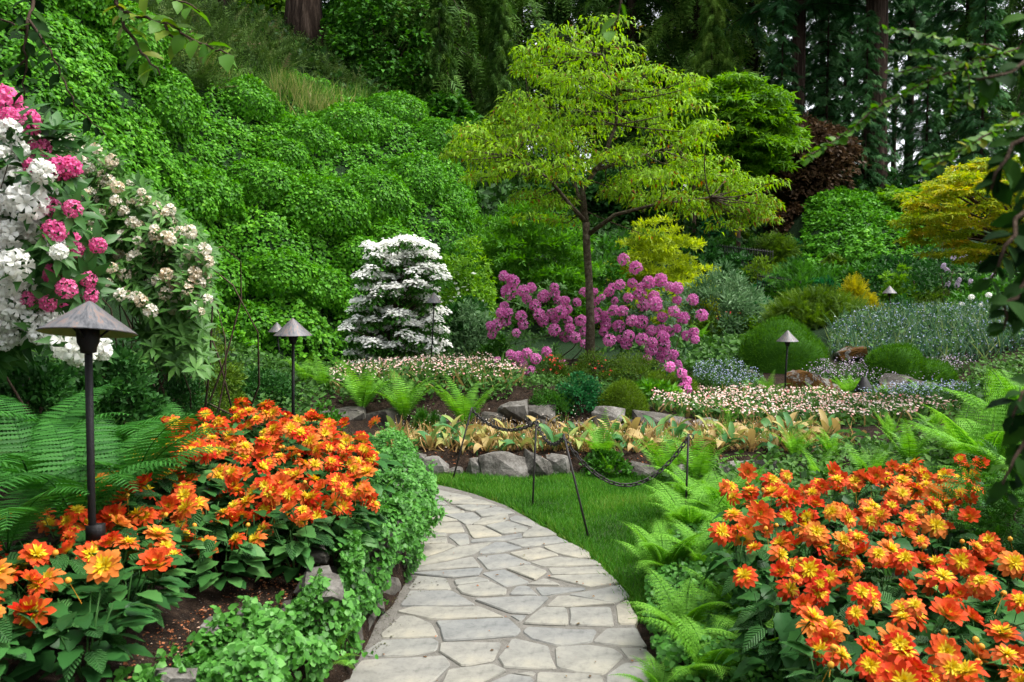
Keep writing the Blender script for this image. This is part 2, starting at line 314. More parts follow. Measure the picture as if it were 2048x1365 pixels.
# ---------------------------------------------------------------- flagstone path
def sheet(poly, z, mat, name, step=.12):
    bm = bmesh.new(); vs = [bm.verts.new((x, y, z)) for x, y in poly]; f = bm.faces.new(vs)
    bmesh.ops.triangulate(bm, faces=[f]); bm.normal_update()
    for q in bm.faces:
        if q.normal.z < 0: q.normal_flip()
    me = bpy.data.meshes.new(name); bm.to_mesh(me); bm.free(); me.materials.append(mat); return me
M_mortar = noisy_mat('mortar', [(.3, (.10,.093,.08)), (.55, (.145,.137,.12)), (.8, (.18,.17,.15))], 20, .95, .5, 6, .15)
path = link('path', sheet(PATH, .0125, M_mortar, 'path')); tag(path, kind='structure')
def stone_mat():
    m, nt, b = mat_nodes('flagstone'); oi = nt.nodes.new('ShaderNodeObjectInfo')
    base = ramp(nt, oi.outputs['Random'], [(0, (.20,.20,.186)), (.22, (.185,.19,.183)), (.4, (.225,.22,.195)), (.6, (.235,.228,.195)), (.75, (.212,.212,.192)), (1, (.26,.245,.20))])
    n1 = noise_n(nt, 5, 6, .62); n2 = noise_n(nt, 34, 5, .7); n3 = noise_n(nt, 1.7, 3, .5)
    mx = nt.nodes.new('ShaderNodeMixRGB'); mx.blend_type = 'MULTIPLY'; mx.inputs[0].default_value = 1; nt.links.new(base, mx.inputs[1])
    nt.links.new(ramp(nt, n1, [(.25, (.55,.56,.57)), (.42, (.88,.88,.87)), (.55, (1,1,.99)), (.75, (1.12,1.09,1.02))]), mx.inputs[2])
    m2 = nt.nodes.new('ShaderNodeMixRGB'); m2.blend_type = 'MULTIPLY'; m2.inputs[0].default_value = 1; nt.links.new(mx.outputs[0], m2.inputs[1])
    nt.links.new(ramp(nt, n2, [(.28, (.66,.66,.65)), (.46, (.97,.97,.97)), (.7, (1.10,1.10,1.08))]), m2.inputs[2])
    m3 = nt.nodes.new('ShaderNodeMixRGB'); m3.blend_type = 'MULTIPLY'; m3.inputs[0].default_value = 1; nt.links.new(m2.outputs[0], m3.inputs[1])
    nt.links.new(ramp(nt, n3, [(.35, (.86,.87,.9)), (.6, (1.03,1.01,.97))]), m3.inputs[2])
    nt.links.new(m3.outputs[0], b.inputs['Base Color']); b.inputs['Roughness'].default_value = .78; b.inputs['Specular IOR Level'].default_value = .3
    bn = nt.nodes.new('ShaderNodeBump'); bn.inputs['Strength'].default_value = .35; bn.inputs['Distance'].default_value = .01; nt.links.new(noise_n(nt, 22, 6, .7), bn.inputs['Height']); nt.links.new(bn.outputs[0], b.inputs['Normal'])
    return m
M_flag = stone_mat()
R1 = lambda p: (820+p[0]/5.12, 950+p[1]/5.12)
R2 = lambda p: (780+p[0]/4.096, 1100+p[1]/4.096)
R3 = lambda p: (660+p[0]/3.1508, 1200+p[1]/3.1508)
FLAGS = [(R1, s) for s in [
 [(20,105),(230,120),(265,150),(200,195),(60,185)], [(255,150),(600,213),(640,238),(480,262),(390,273),(240,195)], [(60,195),(230,212),(385,290),(350,306),(180,308),(60,300)],
 [(400,285),(500,264),(650,243),(780,270),(890,313),(600,298),(440,300)], [(180,328),(400,312),(560,370),(540,383),(340,398),(150,350)], [(470,316),(640,304),(890,320),(640,366),(580,363)],
 [(660,370),(900,328),(1040,375),(1080,393),(740,428)], [(350,407),(640,382),(730,440),(640,498),(560,508),(510,470)], [(40,320),(150,357),(490,465),(300,482),(40,480)],
 [(640,503),(740,442),(1000,398),(1010,440),(960,473),(770,513)], [(1015,440),(1090,412),(1180,430),(1290,488),(1240,528),(1040,470)], [(780,517),(1000,475),(1210,540),(1170,578),(950,603)],
 [(570,517),(730,517),(940,620),(640,643),(600,590)], [(60,490),(510,480),(560,575),(400,588),(60,578)], [(1155,602),(1220,557),(1290,507),(1400,547),(1500,613),(1150,636)], [(625,660),(950,627),(1140,592),(1140,638),(960,667),(625,690)],
 [(60,588),(370,597),(370,628),(60,650)], [(390,630),(430,602),(590,600),(610,693),(500,718)], [(60,658),(370,638),(380,693),(60,712)], [(60,720),(400,703),(470,735),(200,823),(60,845)],
 [(60,905),(200,838),(500,733),(830,692),(640,815),(300,887),(60,935)], [(720,808),(720,760),(850,693),(950,683),(1150,743),(960,783)], [(985,678),(1160,654),(1500,627),(1620,683),(1160,738)],
 [(1370,732),(1640,694),(1840,800),(1850,843),(1700,843),(1500,800)], [(1015,797),(1330,739),(1520,820),(1210,873)], [(680,842),(1000,803),(1240,905),(800,968)], [(1225,887),(1530,832),(1900,867),(1950,913),(1370,938)], [(60,942),(640,837),(720,940),(400,953),(60,985)]]]
FLAGS += [(R2, s) for s in [
 [(180,190),(755,148),(715,208),(500,223),(280,203)], [(755,187),(935,154),(1150,260),(940,298)], [(955,152),(1150,124),(1285,175),(1190,246)], [(1300,147),(1730,131),(1790,188),(1330,201)], [(1290,217),(1370,206),(1800,198),(1880,263),(1620,298)],
 [(150,318),(220,207),(455,227),(495,320)], [(525,245),(730,218),(820,250),(545,288)], [(545,302),(820,258),(960,325),(940,368),(700,373),(590,358)], [(975,363),(1040,297),(1130,295),(1220,372)], [(1110,284),(1275,230),(1400,286)], [(1190,303),(1590,303),(1600,320),(1440,343),(1250,372)],
 [(1460,358),(1620,332),(1890,278),(1955,365),(1850,427)], [(90,453),(170,330),(510,330),(700,443),(500,453)], [(695,405),(1100,379),(1300,387),(1150,523),(980,513)], [(1280,463),(1380,373),(1480,375),(1850,440),(1500,459)], [(60,505),(180,463),(740,463),(940,548),(340,562)],
 [(980,528),(1130,532),(1070,583)], [(1085,600),(1250,473),(1450,477),(1455,612)], [(1468,610),(1477,470),(1810,470),(1830,622)], [(1868,600),(1853,452),(1945,402),(2030,540),(2020,602)]]]
FLAGS += [(R3, s) for s in [
 [(315,218),(450,92),(520,97),(640,150),(685,223),(330,233)], [(668,132),(1120,115),(1205,185),(1170,223),(720,257),(700,185)], [(1218,195),(1240,168),(1680,187),(1640,263),(1440,283),(1260,240)], [(1680,235),(1740,177),(1930,172),(1990,288),(1820,283),(1655,262)], [(230,320),(320,248),(660,238),(682,260),(670,310),(520,343),(240,355)],
 [(690,330),(700,268),(1080,268),(1020,383),(840,413)], [(1060,370),(1150,243),(1370,287),(1420,433),(1110,423)], [(1430,420),(1422,297),(1640,281),(1790,302),(1850,345),(1730,463),(1560,453)], [(1825,293),(1990,300),(2050,368),(1890,370)],
 [(40,575),(200,384),(720,355),(755,405),(650,505),(560,590)], [(680,580),(750,437),(1020,398),(1115,440),(900,540)], [(930,545),(1140,463),(1280,490),(1280,590),(760,600)], [(1125,457),(1290,447),(1280,478)], [(1290,590),(1303,455),(1560,458),(1722,477),(1735,590)], [(1745,590),(1742,474),(1850,393),(2000,383),(2080,450),(2080,590)]]]
def flagstone(poly, z0=-.015, z1=.02):
    c = np.mean(poly, 0); P = [c+(np.array(p)-c)*1.024 for p in poly]
    # cut corners and wobble the edge a little
    Q = []
    n = len(P)
    for i in range(n):
        a, b = P[i], P[(i+1) % n]; L = np.linalg.norm(b-a); k = max(2, int(L/.07))
        nn = np.array([b[1]-a[1], a[0]-b[0]])/max(L, 1e-6)
        r = min(.012, .2*L)/max(L, 1e-6)
        for t in np.linspace(r, 1-r, k):
            Q.append(a+(b-a)*t+nn*random.gauss(0, .0028))
    Q = np.array(Q); m = len(Q); tz = random.uniform(-.003, .004)
    rings = [(1, z0), (1, z1-.006+tz), (.985, z1+tz)]
    V = []
    for s, z in rings:
        q = c+(Q-c)*(1 if s == 1 else 1-.006/np.maximum(np.linalg.norm(Q-c, axis=1, keepdims=True), .02))
        V.append(np.column_stack([q, np.full(m, z)]))
    V = np.concatenate(V); j = np.arange(m); j2 = (j+1) % m
    F = np.concatenate([np.stack([i*m+j, i*m+j2, (i+1)*m+j2, (i+1)*m+j], -1) for i in (0, 1)])
    me = bpy.data.meshes.new('flagstone')
    o = np.array([*c, 0])
    faces = [tuple(f) for f in F]+[tuple(range(2*m, 3*m))]
    area = .5*sum(Q[i][0]*Q[(i+1) % m][1]-Q[(i+1) % m][0]*Q[i][1] for i in range(m))
    if area < 0: faces = [f[::-1] for f in faces]
    me.from_pydata([tuple(v-o) for v in V], [], faces); me.materials.append(M_flag)
    return link('flagstone', me, path, (c[0], c[1], 0))
for R, s in FLAGS:
    flagstone([gp(*R(p), .02)[:2] for p in s])
_y = 1.25                                             # the path goes on under and behind the camera's feet
for row in range(4):
    xs = [-.8]+sorted(random.uniform(-.6, .5) for _ in range(2))+[.68]; y0 = 1.25+row*.47
    for a, b in zip(xs, xs[1:]):
        if b-a > .12: flagstone([np.array(p) for p in ((a+.01, y0+.02), (b-.01, y0), (b-.02, y0+.43), (a+.02, y0+.44))])
for k in range(7):                                    # and round the bend to the left
    x0 = -1.25-.46*k; o = .12*min(k, 3)
    for t0, t1 in ((0, .5), (.52, 1)):
        lo = lambda x: np.interp(-x, [1.0,1.7,2.5,4.6], [6.75,7.08,7.24,7.34]); hi = lambda x: np.interp(-x, [1.0,1.3,2.2,4.6], [7.1,7.2,7.7,7.95])
        q = [(x0, t0), (x0, t1-.04), (x0-.42, t1-.04), (x0-.42, t0)]
        flagstone([np.array((x, lo(x)+(hi(x)-lo(x))*t)) for x, t in q])

# ---------------------------------------------------------------- lawn
LAWN = [tuple(p) for p in PATH_R[:-1]] + [tuple(gp(*p)[:2]) for p in ((1300,1275),(1330,1180),(1360,1110),(1400,1040),(1460,985))] + [(1.75,7.05), (1.2,7.12), (.4,7.14), (-.3,7.16), (-.85,7.14)]
LAWN = [(x+.05 if i < 9 else x, y+.03 if i < 9 else y) for i, (x, y) in enumerate(LAWN)]
M_turf = noisy_mat('turf', [(.3, (.014,.026,.008)), (.6, (.03,.06,.012)), (.85, (.07,.065,.03))], 12, .95, .5)
lawn = Geo(); _m = inpoly(TV[:, :2], LAWN)[TF].all(1); _lv = TV.copy(); _lv[:, 2] = np.maximum(H(TV[:, 0], TV[:, 1]), -.005)+.014+.006*_nz
_u, _inv = np.unique(TF[_m], return_inverse=True); lawn.add(_lv[_u], _inv.reshape(-1, 4))
lawn = link('lawn', lawn.mesh('lawn', M_turf)); tag(lawn, kind='structure')
M_grass = leaf_mat('grass_blade', [(.025,.085,.010), (.055,.19,.018), (.10,.29,.03), (.24,.27,.06)], .5, .35, .3, 0)
def scatter_xy(n, poly):
    poly = np.asarray(poly); lo, hi = poly.min(0), poly.max(0); out = np.zeros((0, 2))
    while len(out) < n:
        q = lo+(hi-lo)*rng.random((n*2, 2)); out = np.concatenate([out, q[inpoly(q, poly)]])
    return out[:n]
q = scatter_xy(52000, LAWN); n = len(q)
den = np.array([mnoise.noise(Vector((x*2.2, y*2.2, 3))) for x, y in q[:, :2]])
P = np.column_stack([q, np.maximum(H(q[:, 0], q[:, 1]), -.005)+.012])
up = nrm(np.column_stack([rng.normal(0, .38, (n, 2)), np.ones(n)])); 
M = frames(up, rdir(n)); hgt = rng.uniform(.025, .055, n)*(1+.5*den)
g = scat(BLADE, P, M, np.column_stack([rng.uniform(.003,.0055,n), hgt, hgt]), np.clip(rng.normal(.45,.17,n)+den*.38, 0, .82)+(rng.random(n) < .04)*.3)
q2 = []                                               # ragged edge along the path
for a, b in zip(LAWN[:9], LAWN[1:9]):
    k = int(np.hypot(b[0]-a[0], b[1]-a[1])*900)
    t = rng.random((k, 1)); q2.append(np.array(a)+t*(np.array(b)-np.array(a))+rng.normal(0, .022, (k, 2)))
q2 = np.concatenate(q2); n = len(q2); M = frames(nrm(np.column_stack([rng.normal(-.15, .6, (n, 2)), np.ones(n)])), rdir(n)); hgt = rng.uniform(.03, .08, n)
scat(BLADE, np.column_stack([q2, np.full(n, -.012)]), M, np.column_stack([rng.uniform(.003,.006,n), hgt, hgt]), np.clip(rng.normal(.45,.25,n), 0, 1), geo=g)
tag(link('grass', g.mesh('grass', M_grass)), 'short mown green grass beside the curving flagstone path', 'grass', kind='stuff')

# ---------------------------------------------------------------- rocks
M_rock = noisy_mat('grey_rock', [(.28, (.022,.02,.016)), (.45, (.085,.078,.066)), (.6, (.165,.155,.138)), (.78, (.30,.29,.265))], 7, .85, .8, 8, .3, 20, objvar=.18)
M_rockd = noisy_mat('dark_rock', [(.25, (.02,.018,.016)), (.5, (.07,.062,.052)), (.65, (.13,.12,.10)), (.8, (.05,.06,.02))], 8, .9, .8, 8, .25, 20, objvar=.15)
M_mossrock = noisy_mat('mossy_rock', [(.34, (.04,.035,.03)), (.45, (.17,.165,.15)), (.49, (.06,.028,.008)), (.6, (.10,.05,.012)), (.75, (.06,.06,.012))], 5, .95, 1.0, 8, .1, 40)
def rock_mesh(w, d, h, seed, mat):
    r = np.random.default_rng(seed); p = nrm(r.normal(size=(15, 3))); p = np.sign(p)*np.abs(p)**.6
    p *= r.uniform(.85, 1.15, (15, 1)); p = p*np.array([w/2, d/2, h/2])
    bm = bmesh.new(); [bm.verts.new(v) for v in p]
    res = bmesh.ops.convex_hull(bm, input=bm.verts); bmesh.ops.delete(bm, geom=[e for e in res['geom_interior'] if isinstance(e, bmesh.types.BMVert)], context='VERTS')
    bmesh.ops.subdivide_edges(bm, edges=bm.edges[:], cuts=2, use_grid_fill=True, smooth=.03)
    s = min(w, d, h)
    for v in bm.verts:
        v.co += v.normal*s*(.10*mnoise.noise(v.co/s*1.6+Vector((seed, 0, 0)))+.05*mnoise.noise(v.co/s*5+Vector((0, seed, 0))))
    bmesh.ops.triangulate(bm, faces=bm.faces[:])
    me = bpy.data.meshes.new('rock'); bm.to_mesh(me); bm.free(); me.materials.append(mat)
    me.polygons.foreach_set('use_smooth', [False for _ in me.polygons]); return me
_rs = [100]
def rock(px, py, Y, w, h, mat, parent=None, label=None, dz=0, dep=.9, name='rock'):
    _rs[0] += 1; p = at(px, py, Y); k = mpp(Y)
    me = rock_mesh(w*k*1.08, w*k*dep, h*k*1.12, _rs[0], mat); base = np.array(parent.location) if parent else np.zeros(3)
    o = link(name, me, parent, tuple(p-base+np.array([0, 0, dz])), (random.uniform(-.1, .1), random.uniform(-.15, .15), random.uniform(-.4, .4)))
    if label: tag(o, label, 'rock')
    return o
wall1 = thing('rock_wall', 'low dry wall of grey rocks between the lawn and the withered tulips', 'wall', (0, 7.2, 0))
for px, py, w, h in ((822,930,60,52),(866,937,58,52),(842,948,22,34),(905,950,40,26),(957,935,48,36),(1008,938,92,54),(1066,927,76,46),(1117,930,50,36),(1095,953,52,24),(1132,956,28,22),(1040,958,26,16),(982,950,30,22),(785,925,50,48),(750,930,56,46),(715,925,56,44)):
    rock(px, py, 7.18, w, h, M_rock, wall1)
wall1b = thing('rock_wall', 'low row of grey rocks in front of tulips, behind right hand dahlia bed', 'wall', (2, 7.2, 0))
for px, py, w, h in ((1290,945,60,40),(1345,950,60,36),(1468,945,84,36),(1450,965,40,24),(1545,940,70,40),(1610,938,66,38),(1690,935,80,40),(1770,930,80,44),(1860,930,86,44),(1225,950,50,36),(1180,955,46,30),(1400,955,54,34)):
    rock(px, py, 7.15, w, h, M_rock, wall1b)
wall2 = thing('rock_wall', 'mossy rock edging below the ferns and pink daisies of upper bed', 'wall', (0, 9.4, .3))
for px, py, w, h, m in ((770,832,84,44,0),(700,832,80,40,0),(862,842,90,42,0),(800,850,50,30,0),(1030,822,68,50,1),(1078,828,66,48,1),(985,838,64,40,0),(1008,850,66,26,0),(1062,850,104,30,0),(925,850,50,34,0),(1120,850,60,34,0),(640,835,60,36,0)):
    rock(px, py+6, 9.25, w, h, M_rock if m else M_rockd, wall2)
wall3 = thing('rock_wall', 'grey rock edging in front of green mounds and right daisy bed', 'wall', (1.6, 9.3, .3))
for px, py, w, h, m in ((1216,843,64,54,1),(1318,850,104,40,1),(1268,856,40,30,0),(1392,856,78,38,1),(1160,858,50,30,0),(1455,868,60,26,0),(1640,882,90,26,1),(1725,887,80,24,1)):
    rock(px, py, 9.0, w, h, M_rock if m else M_rockd, wall3)
rock(1612,790,12.0,110,90,M_mossrock,None,'boulder covered in rust brown moss beside the tallest right lamp post',.0,.8,'mossy_boulder')
rock(1690,800,12.2,80,60,M_mossrock,None,'low mossy boulder behind the black cone spotlight',0,.8,'mossy_boulder')
rock(1790,770,12.6,80,40,M_rock,None,'flat grey rock between small fern and purple haze of flowers',0,.8)
rock(1840,775,12.4,50,34,M_rock,None,'small grey rock at the right end of the flat grey rock',0,.8)
rock(1760,790,12.2,90,44,M_mossrock,None,'brown mossy rock below the flat grey rock',0,.8,'mossy_boulder')
rock(1488,748,13.5,44,24,M_rock,None,'small grey rock left of the large green moss mound',0,.8)
rock(1900,722,14,80,24,M_mossrock,None,'orange mossed stone edging under the grey green iris leaves',0,.8,'mossy_boulder')
rock(1985,722,14,80,22,M_rock,None,'grey stone edging under iris leaves near the right frame edge',0,.8)
rock(1700,708,14,60,26,M_mossrock,None,'rusty mossed stone between the two green moss mounds',0,.8,'mossy_boulder')
# stones on the left bed and the wall that holds it up
bedwall = thing('retaining_wall', 'low mossy stone wall holding up the dahlia bed left of the path', 'wall', (-.8, 4, 0))
_L = sorted([tuple(p) for p in PATH_L]+[(-.85,2.6),(-.85,1.9),(-.88,6.5)], key=lambda p: p[1]); _ly = [p[1] for p in _L]; _lx = [p[0] for p in _L]
y = 1.9; _rs[0] = 300
while y < 6.6:
    for z in (.05, .19, .31):
        _rs[0] += 1; w = random.uniform(.17, .26); x = np.interp(y, _ly, _lx)-.06-z*.22
        link('rock', rock_mesh(.17, w*1.05, .16, _rs[0], random.choice([M_rock, M_rockd])), bedwall, (x+.8, y-4+random.uniform(-.06, .06), z), (random.uniform(-.2,.2), random.uniform(-.2,.2), random.uniform(-.2,.2)))
    y += .19
_rs[0] = 500
def bedrock(px, py, z, w, h, d, label, mat=None, rz=0):
    p = gp(px, py, z); _rs[0] += 1; k = mpp(p[1])
    o = link('rock', rock_mesh(w*k, d, h, _rs[0], mat or M_rock), None, tuple(p-np.array([0, 0, h*.35])), (0, 0, rz)); tag(o, label, 'rock')
bedrock(642, 1158, .46, 100, .12, .30, 'flat grey slab in the soil beside the dahlias and path edge creeper', rz=.3)
bedrock(432, 1240, .45, 50, .07, .12, 'small grey stone in bare soil left of the green creeper')
bedrock(492, 1222, .45, 50, .06, .12, 'smaller flat stone at the upper edge of the green creeper')
bedrock(345, 1345, .46, 96, .10, .16, 'grey lichened rock at the bottom edge of the bare soil')
bedrock(630, 1100, .5, 60, .06, .14, 'dark stone half buried under dahlia leaves above the slab', M_rockd)
# ---------------------------------------------------------------- ivy bank
def xy(*pts): return [tuple(at(*p)[:2]) for p in pts]
IVYZ = xy((425,760,12.7),(560,765,13.2),(690,750,14.0),(800,690,15.2),(890,600,16.6),(950,520,18.6),(985,470,20.6),(930,350,22.5),(880,300,25),(800,240,25.6),(700,195,25.6),(560,145,25),(450,105,23),(330,60,20.5),(150,-60,18.5),(-250,-60,15),(-420,300,10.5),(-300,640,8.8),(50,520,9.9),(250,620,11.3))
MOUNDZ = xy((1600,560,24.5),(1610,420,29.2),(1700,405,30),(1830,450,30),(1870,560,26),(1760,590,23.5))
JUNZ = xy((380,330,16.6),(430,330,17.2),(480,230,20),(600,180,25.6),(800,230,26.5),(850,290,26.5),(880,240,31),(600,60,31),(330,-40,24),(240,0,19),(300,130,17),(350,250,16))
M_ivy = leaf_mat('ivy_leaf', [(.010,.05,.003), (.036,.15,.006), (.085,.285,.012), (.18,.44,.03)], .45, .3, .25, 0)
IVY4 = tpl([(0,0,.06), (-.46,.24,-.06), (0,1,-.10), (.46,.24,-.06)], [(0,2,1), (0,3,2)])
def ivy(n, zone, size, hole=None):
    def w(c):
        r = inpoly(c[:, :2], zone)*(14/np.maximum(np.hypot(c[:, 0], c[:, 1]), 9))**1.6
        return r if hole is None else r*np.where(inpoly(c[:, :2], hole), .45, 1)
    P, N = land(n, w)
    cl = np.array([mnoise.noise(Vector(p)*1.5) for p in P]); c2 = np.array([mnoise.noise(Vector(p)*4.5+Vector((9, 2, 4))) for p in P])
    lift = .10+.16*cl+.13*c2; depth = rng.random(n)**1.5*.14
    P = P+N*(lift-depth)[:, None]
    down = N*N[:, 2:3]-np.array([0, 0, 1.]); down = nrm(down+rng.normal(0, .55, (n, 3))+N*.25)
    nn = nrm(N*1.0+np.array([0, -.05, .25])+rng.normal(0, .3, (n, 3)))
    return scat(IVY4, P, frames(down, nn), rng.uniform(.7, 1.25, n)*size, np.clip(rng.normal(.5, .17, n)+cl*.2+c2*.12, 0, 1))
g = ivy(165000, IVYZ, .075, JUNZ)
# shrubs and stumps swallowed by the ivy: round domes standing out of the bank
IVD = [(560,575,14.9,165,125),(640,445,16.6,215,175),(520,445,16.1,165,140),(745,445,17.7,175,160),(830,405,18.9,150,150),(490,300,17.8,160,125),(605,340,18.3,160,110),(700,320,19.8,180,120),(790,305,21.4,160,110),(420,490,15.0,150,130),(330,340,14.5,165,185),(250,235,14.2,190,200),(150,145,13.7,215,190),(50,95,12.9,190,165),(875,355,20.9,120,120),(893,445,19.3,120,140),(705,565,16.5,130,110),(625,685,15.3,165,120),(500,675,14.3,130,120),(440,605,14.3,130,110),(775,565,17.2,110,100),(380,425,14.3,130,140),(560,385,17.3,140,100),(760,245,23.6,160,85),(330,105,18.6,170,115),(420,165,20,160,95),(680,500,16.9,130,110),(590,500,16.2,130,100)]
for px, py, Y, w, h in IVD:
    c = at(px, py, Y); k = mpp(Y); rx, rz = w*k/2, h*k/2; n = int(2300*(rx*rz)/.38*(15/Y)); d = nrm(rng.normal(size=(n*2, 3))); d = d[(d[:, 2] > -.55) & (d[:, 1] < .55)][:n]; n = len(d)
    f = 1+.16*np.array([mnoise.noise(Vector(v)*2.2+Vector((px, py, 0))) for v in d]); c[2] = max(c[2], h1(c[0], c[1])-.1)
    P = c+d*np.array([rx, rx*.9, rz])*.87*(f*(1-.10*rng.random(n)**2))[:, None]; N = nrm(d/np.array([rx, rx*.9, rz])*rz)
    down = nrm(N*N[:, 2:3]-np.array([0, 0, 1.])+rng.normal(0, .5, (n, 3))+N*.3); nn = nrm(N+np.array([0, 0, .2])+rng.normal(0, .3, (n, 3)))
    scat(IVY4, P, frames(down, nn), rng.uniform(.6, 1.3, n)*.066, np.clip(rng.normal(.52, .17, n), 0, 1), geo=g)
tag(link('ivy', g.mesh('ivy', M_ivy)), 'dense green ivy carpeting the steep bank on the left', 'ivy', kind='stuff')
g = ivy(26000, MOUNDZ, .115)
tag(link('ivy', g.mesh('ivy', M_ivy)), 'bright green creeper covering the far mound at right', 'ivy', kind='stuff')
# rough brush and tall grass between the ivy domes
M_brush = leaf_mat('brush', [(.02,.04,.010), (.045,.09,.018), (.08,.15,.028), (.14,.12,.06)], .7, .15, .2, 0)
P, N = land(5200, lambda c: inpoly(c[:, :2], JUNZ)*1.0)
n = len(P); d = nrm(N*.7+rng.normal(0, .6, (n, 3))+np.array([.25, -.25, .0])); cl = np.array([mnoise.noise(Vector(p)*.8) for p in P])
P = P+N*(rng.random((n, 1))*.35)
g = scat(FEATH, P, frames(d, nrm(N+rng.normal(0, .5, (n, 3)))), rng.uniform(.28, .6, n), np.clip(rng.normal(.45, .2, n)+cl*.3, 0, 1))
tag(link('juniper_scrub', g.mesh('juniper_scrub', M_brush)), 'feathery grey green juniper scrub along the top of the ivy bank', 'scrub', kind='stuff')
M_tall = leaf_mat('tall_grass', [(.02,.075,.008), (.06,.16,.02), (.16,.22,.05), (.36,.30,.13)], .6, .35, .2, 0)
g = Geo()
for px, py, Y, r, k, dry in ((620,268,20.3,.8,420,.3),(570,255,20.3,.6,200,.2),(395,280,17.6,.6,500,.2),(420,200,18.8,.9,400,0),(560,215,22,1.2,400,0),(480,180,21,1.0,300,0),(700,240,22.5,1.0,350,0)):
    c = at(px, py, Y); q = c[:2]+rng.normal(0, r*.5, (k, 2)); z = H(q[:, 0], q[:, 1])
    d = nrm(np.column_stack([rng.normal(.15, .35, k), rng.normal(-.25, .3, k), np.ones(k)])); h = rng.uniform(.35, .75, k)
    scat(BLADE, np.column_stack([q, z+.03]), frames(d, rdir(k)), np.column_stack([np.full(k, .022), h, h]), np.clip(rng.normal(.35+dry, .2, k), 0, 1), geo=g)
tag(link('tall_grass', g.mesh('tall_grass', M_tall)), 'long arching grass tufts, some straw yellow, between the ivy domes', 'grass', kind='stuff')
# forest floor: mossy litter and small green plants
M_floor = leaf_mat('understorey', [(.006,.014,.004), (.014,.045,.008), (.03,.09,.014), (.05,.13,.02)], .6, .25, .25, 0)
BACKZ = [(-9,26),(-5,25.5),(-2.5,26),(-1,21.5),(1,19),(3,20),(6,24),(9.5,29.5),(15,29),(24,26),(24,52),(-14,52)]
P, N = land(30000, lambda c: inpoly(c[:, :2], BACKZ)*(30/np.maximum(c[:, 1], 15))**2)
n = len(P); P[:, 2] += rng.random(n)**2*.7
g = scat(DIA, P, frames(nrm(N*.4+rng.normal(0, .6, (n, 3))), nrm(N+rng.normal(0, .4, (n, 3)))), rng.uniform(.15, .34, n), np.clip(rng.normal(.4, .22, n), 0, 1))
tag(link('understorey', g.mesh('understorey', M_floor)), 'dark leafy undergrowth on the forest floor behind the garden', 'undergrowth', kind='stuff')

# ---------------------------------------------------------------- creeper over the bed edge, left of the path
M_creep = leaf_mat('creeper_leaf', [(.02,.08,.010), (.045,.16,.02), (.08,.25,.035), (.15,.36,.08)], .4, .3, .4, 0)
def lx(y): return np.interp(y, _ly, _lx)
n = 21000; y = 2.15+rng.random(n)**1.15*4.75; v = rng.random(n)
lump = np.array([mnoise.noise(Vector((a*2.6, b*2.2, 0))) for a, b in zip(y, v)])
cut = .16+.13*np.sin(y*3.1)+.10*np.sin(y*7.7)
cut = np.where((y > 3.35) & (y < 4.05), cut+.12, cut); cut = np.where(y > 4.4, -.02, cut)
v = cut+(1-cut)*v
wid = np.interp(y, [2.1,2.4,2.8,3.1,3.5,4.2,5,7], [.44,.30,.13,.06,.04,.12,.40,.5])
bulge = np.interp(y, [2,3.6,4.4,5.2,7], [.02,.03,.03,.02,.0])
px_ = np.interp(v, [0,.25,.45,.65,1], [.0,.03,.0,-.10,-.36]); pz_ = np.interp(v, [0,.25,.45,.65,1], [.02,.20,.36,.45,.44])
top = np.interp(y, [2,3,4,5,6.9], [0,0,.05,.06,-.08])
P = np.column_stack([lx(y)+np.where(px_ < 0, px_*wid/.36, px_+bulge*np.sin(np.clip(v, 0, .9)*3.4)), y, pz_+top*np.clip(v*2, 0, 1)])
N = nrm(np.column_stack([np.interp(v, [0,.3,.6,1], [1,.9,.35,-.05]), np.full(n, -.25), np.interp(v, [0,.3,.6,1], [.25,.45,1,1])]))
l2 = np.array([mnoise.noise(Vector(p)*5.5) for p in P]); P += N*(lump*.16+l2*.15+rng.random(n)*.06-.05)[:, None]
d = nrm(np.cross(N, rng.normal(size=(n, 3)))+np.array([.2, -.25, -.35])); nn = nrm(N+rng.normal(0, .45, (n, 3))+np.array([0, -.15, .35]))
g = scat(ROUND5, P, frames(d, nn), rng.uniform(.014, .036, n), np.clip(rng.normal(.45, .18, n)+lump*.2+l2*.3, 0, 1))
for i in range(60):                                       # trailing stems
    k = rng.integers(n); p = P[k]; tube([p, p+N[k]*.05+np.array([.02,-.03,.02]), p+N[k]*.1+np.array([.04,-.06,-.03])], [.0015,.0012,.0008], 4, .6, geo=g)
for i in range(420):                                      # sprigs that stand clear of the mat
    k = rng.integers(n); p = P[k]; e = nrm(N[k]+rng.normal(0, .6, 3)+np.array([0, 0, .3])); L = rng.uniform(.04, .12); tube([p, p+e*L*.5, p+e*L-np.array([0, 0, L*.25])], [.0016,.0013,.0009], 3, .5, geo=g)
    m = 6; u = np.linspace(.3, 1, m)[:, None]; Q = p+e*L*u-np.array([0, 0, 1])*L*.25*u*u; scat(ROUND5, Q, frames(nrm(rng.normal(size=(m, 3))+e*.4), nrm(np.array([0, -.3, 1])+rng.normal(0, .4, (m, 3)))), rng.uniform(.014, .030, m), np.clip(rng.normal(.6, .2, m), 0, 1), geo=g)
tag(link('creeper', g.mesh('creeper', M_creep)), 'round leaved green creeper spilling over the bed edge left of the path', 'creeper', kind='stuff')
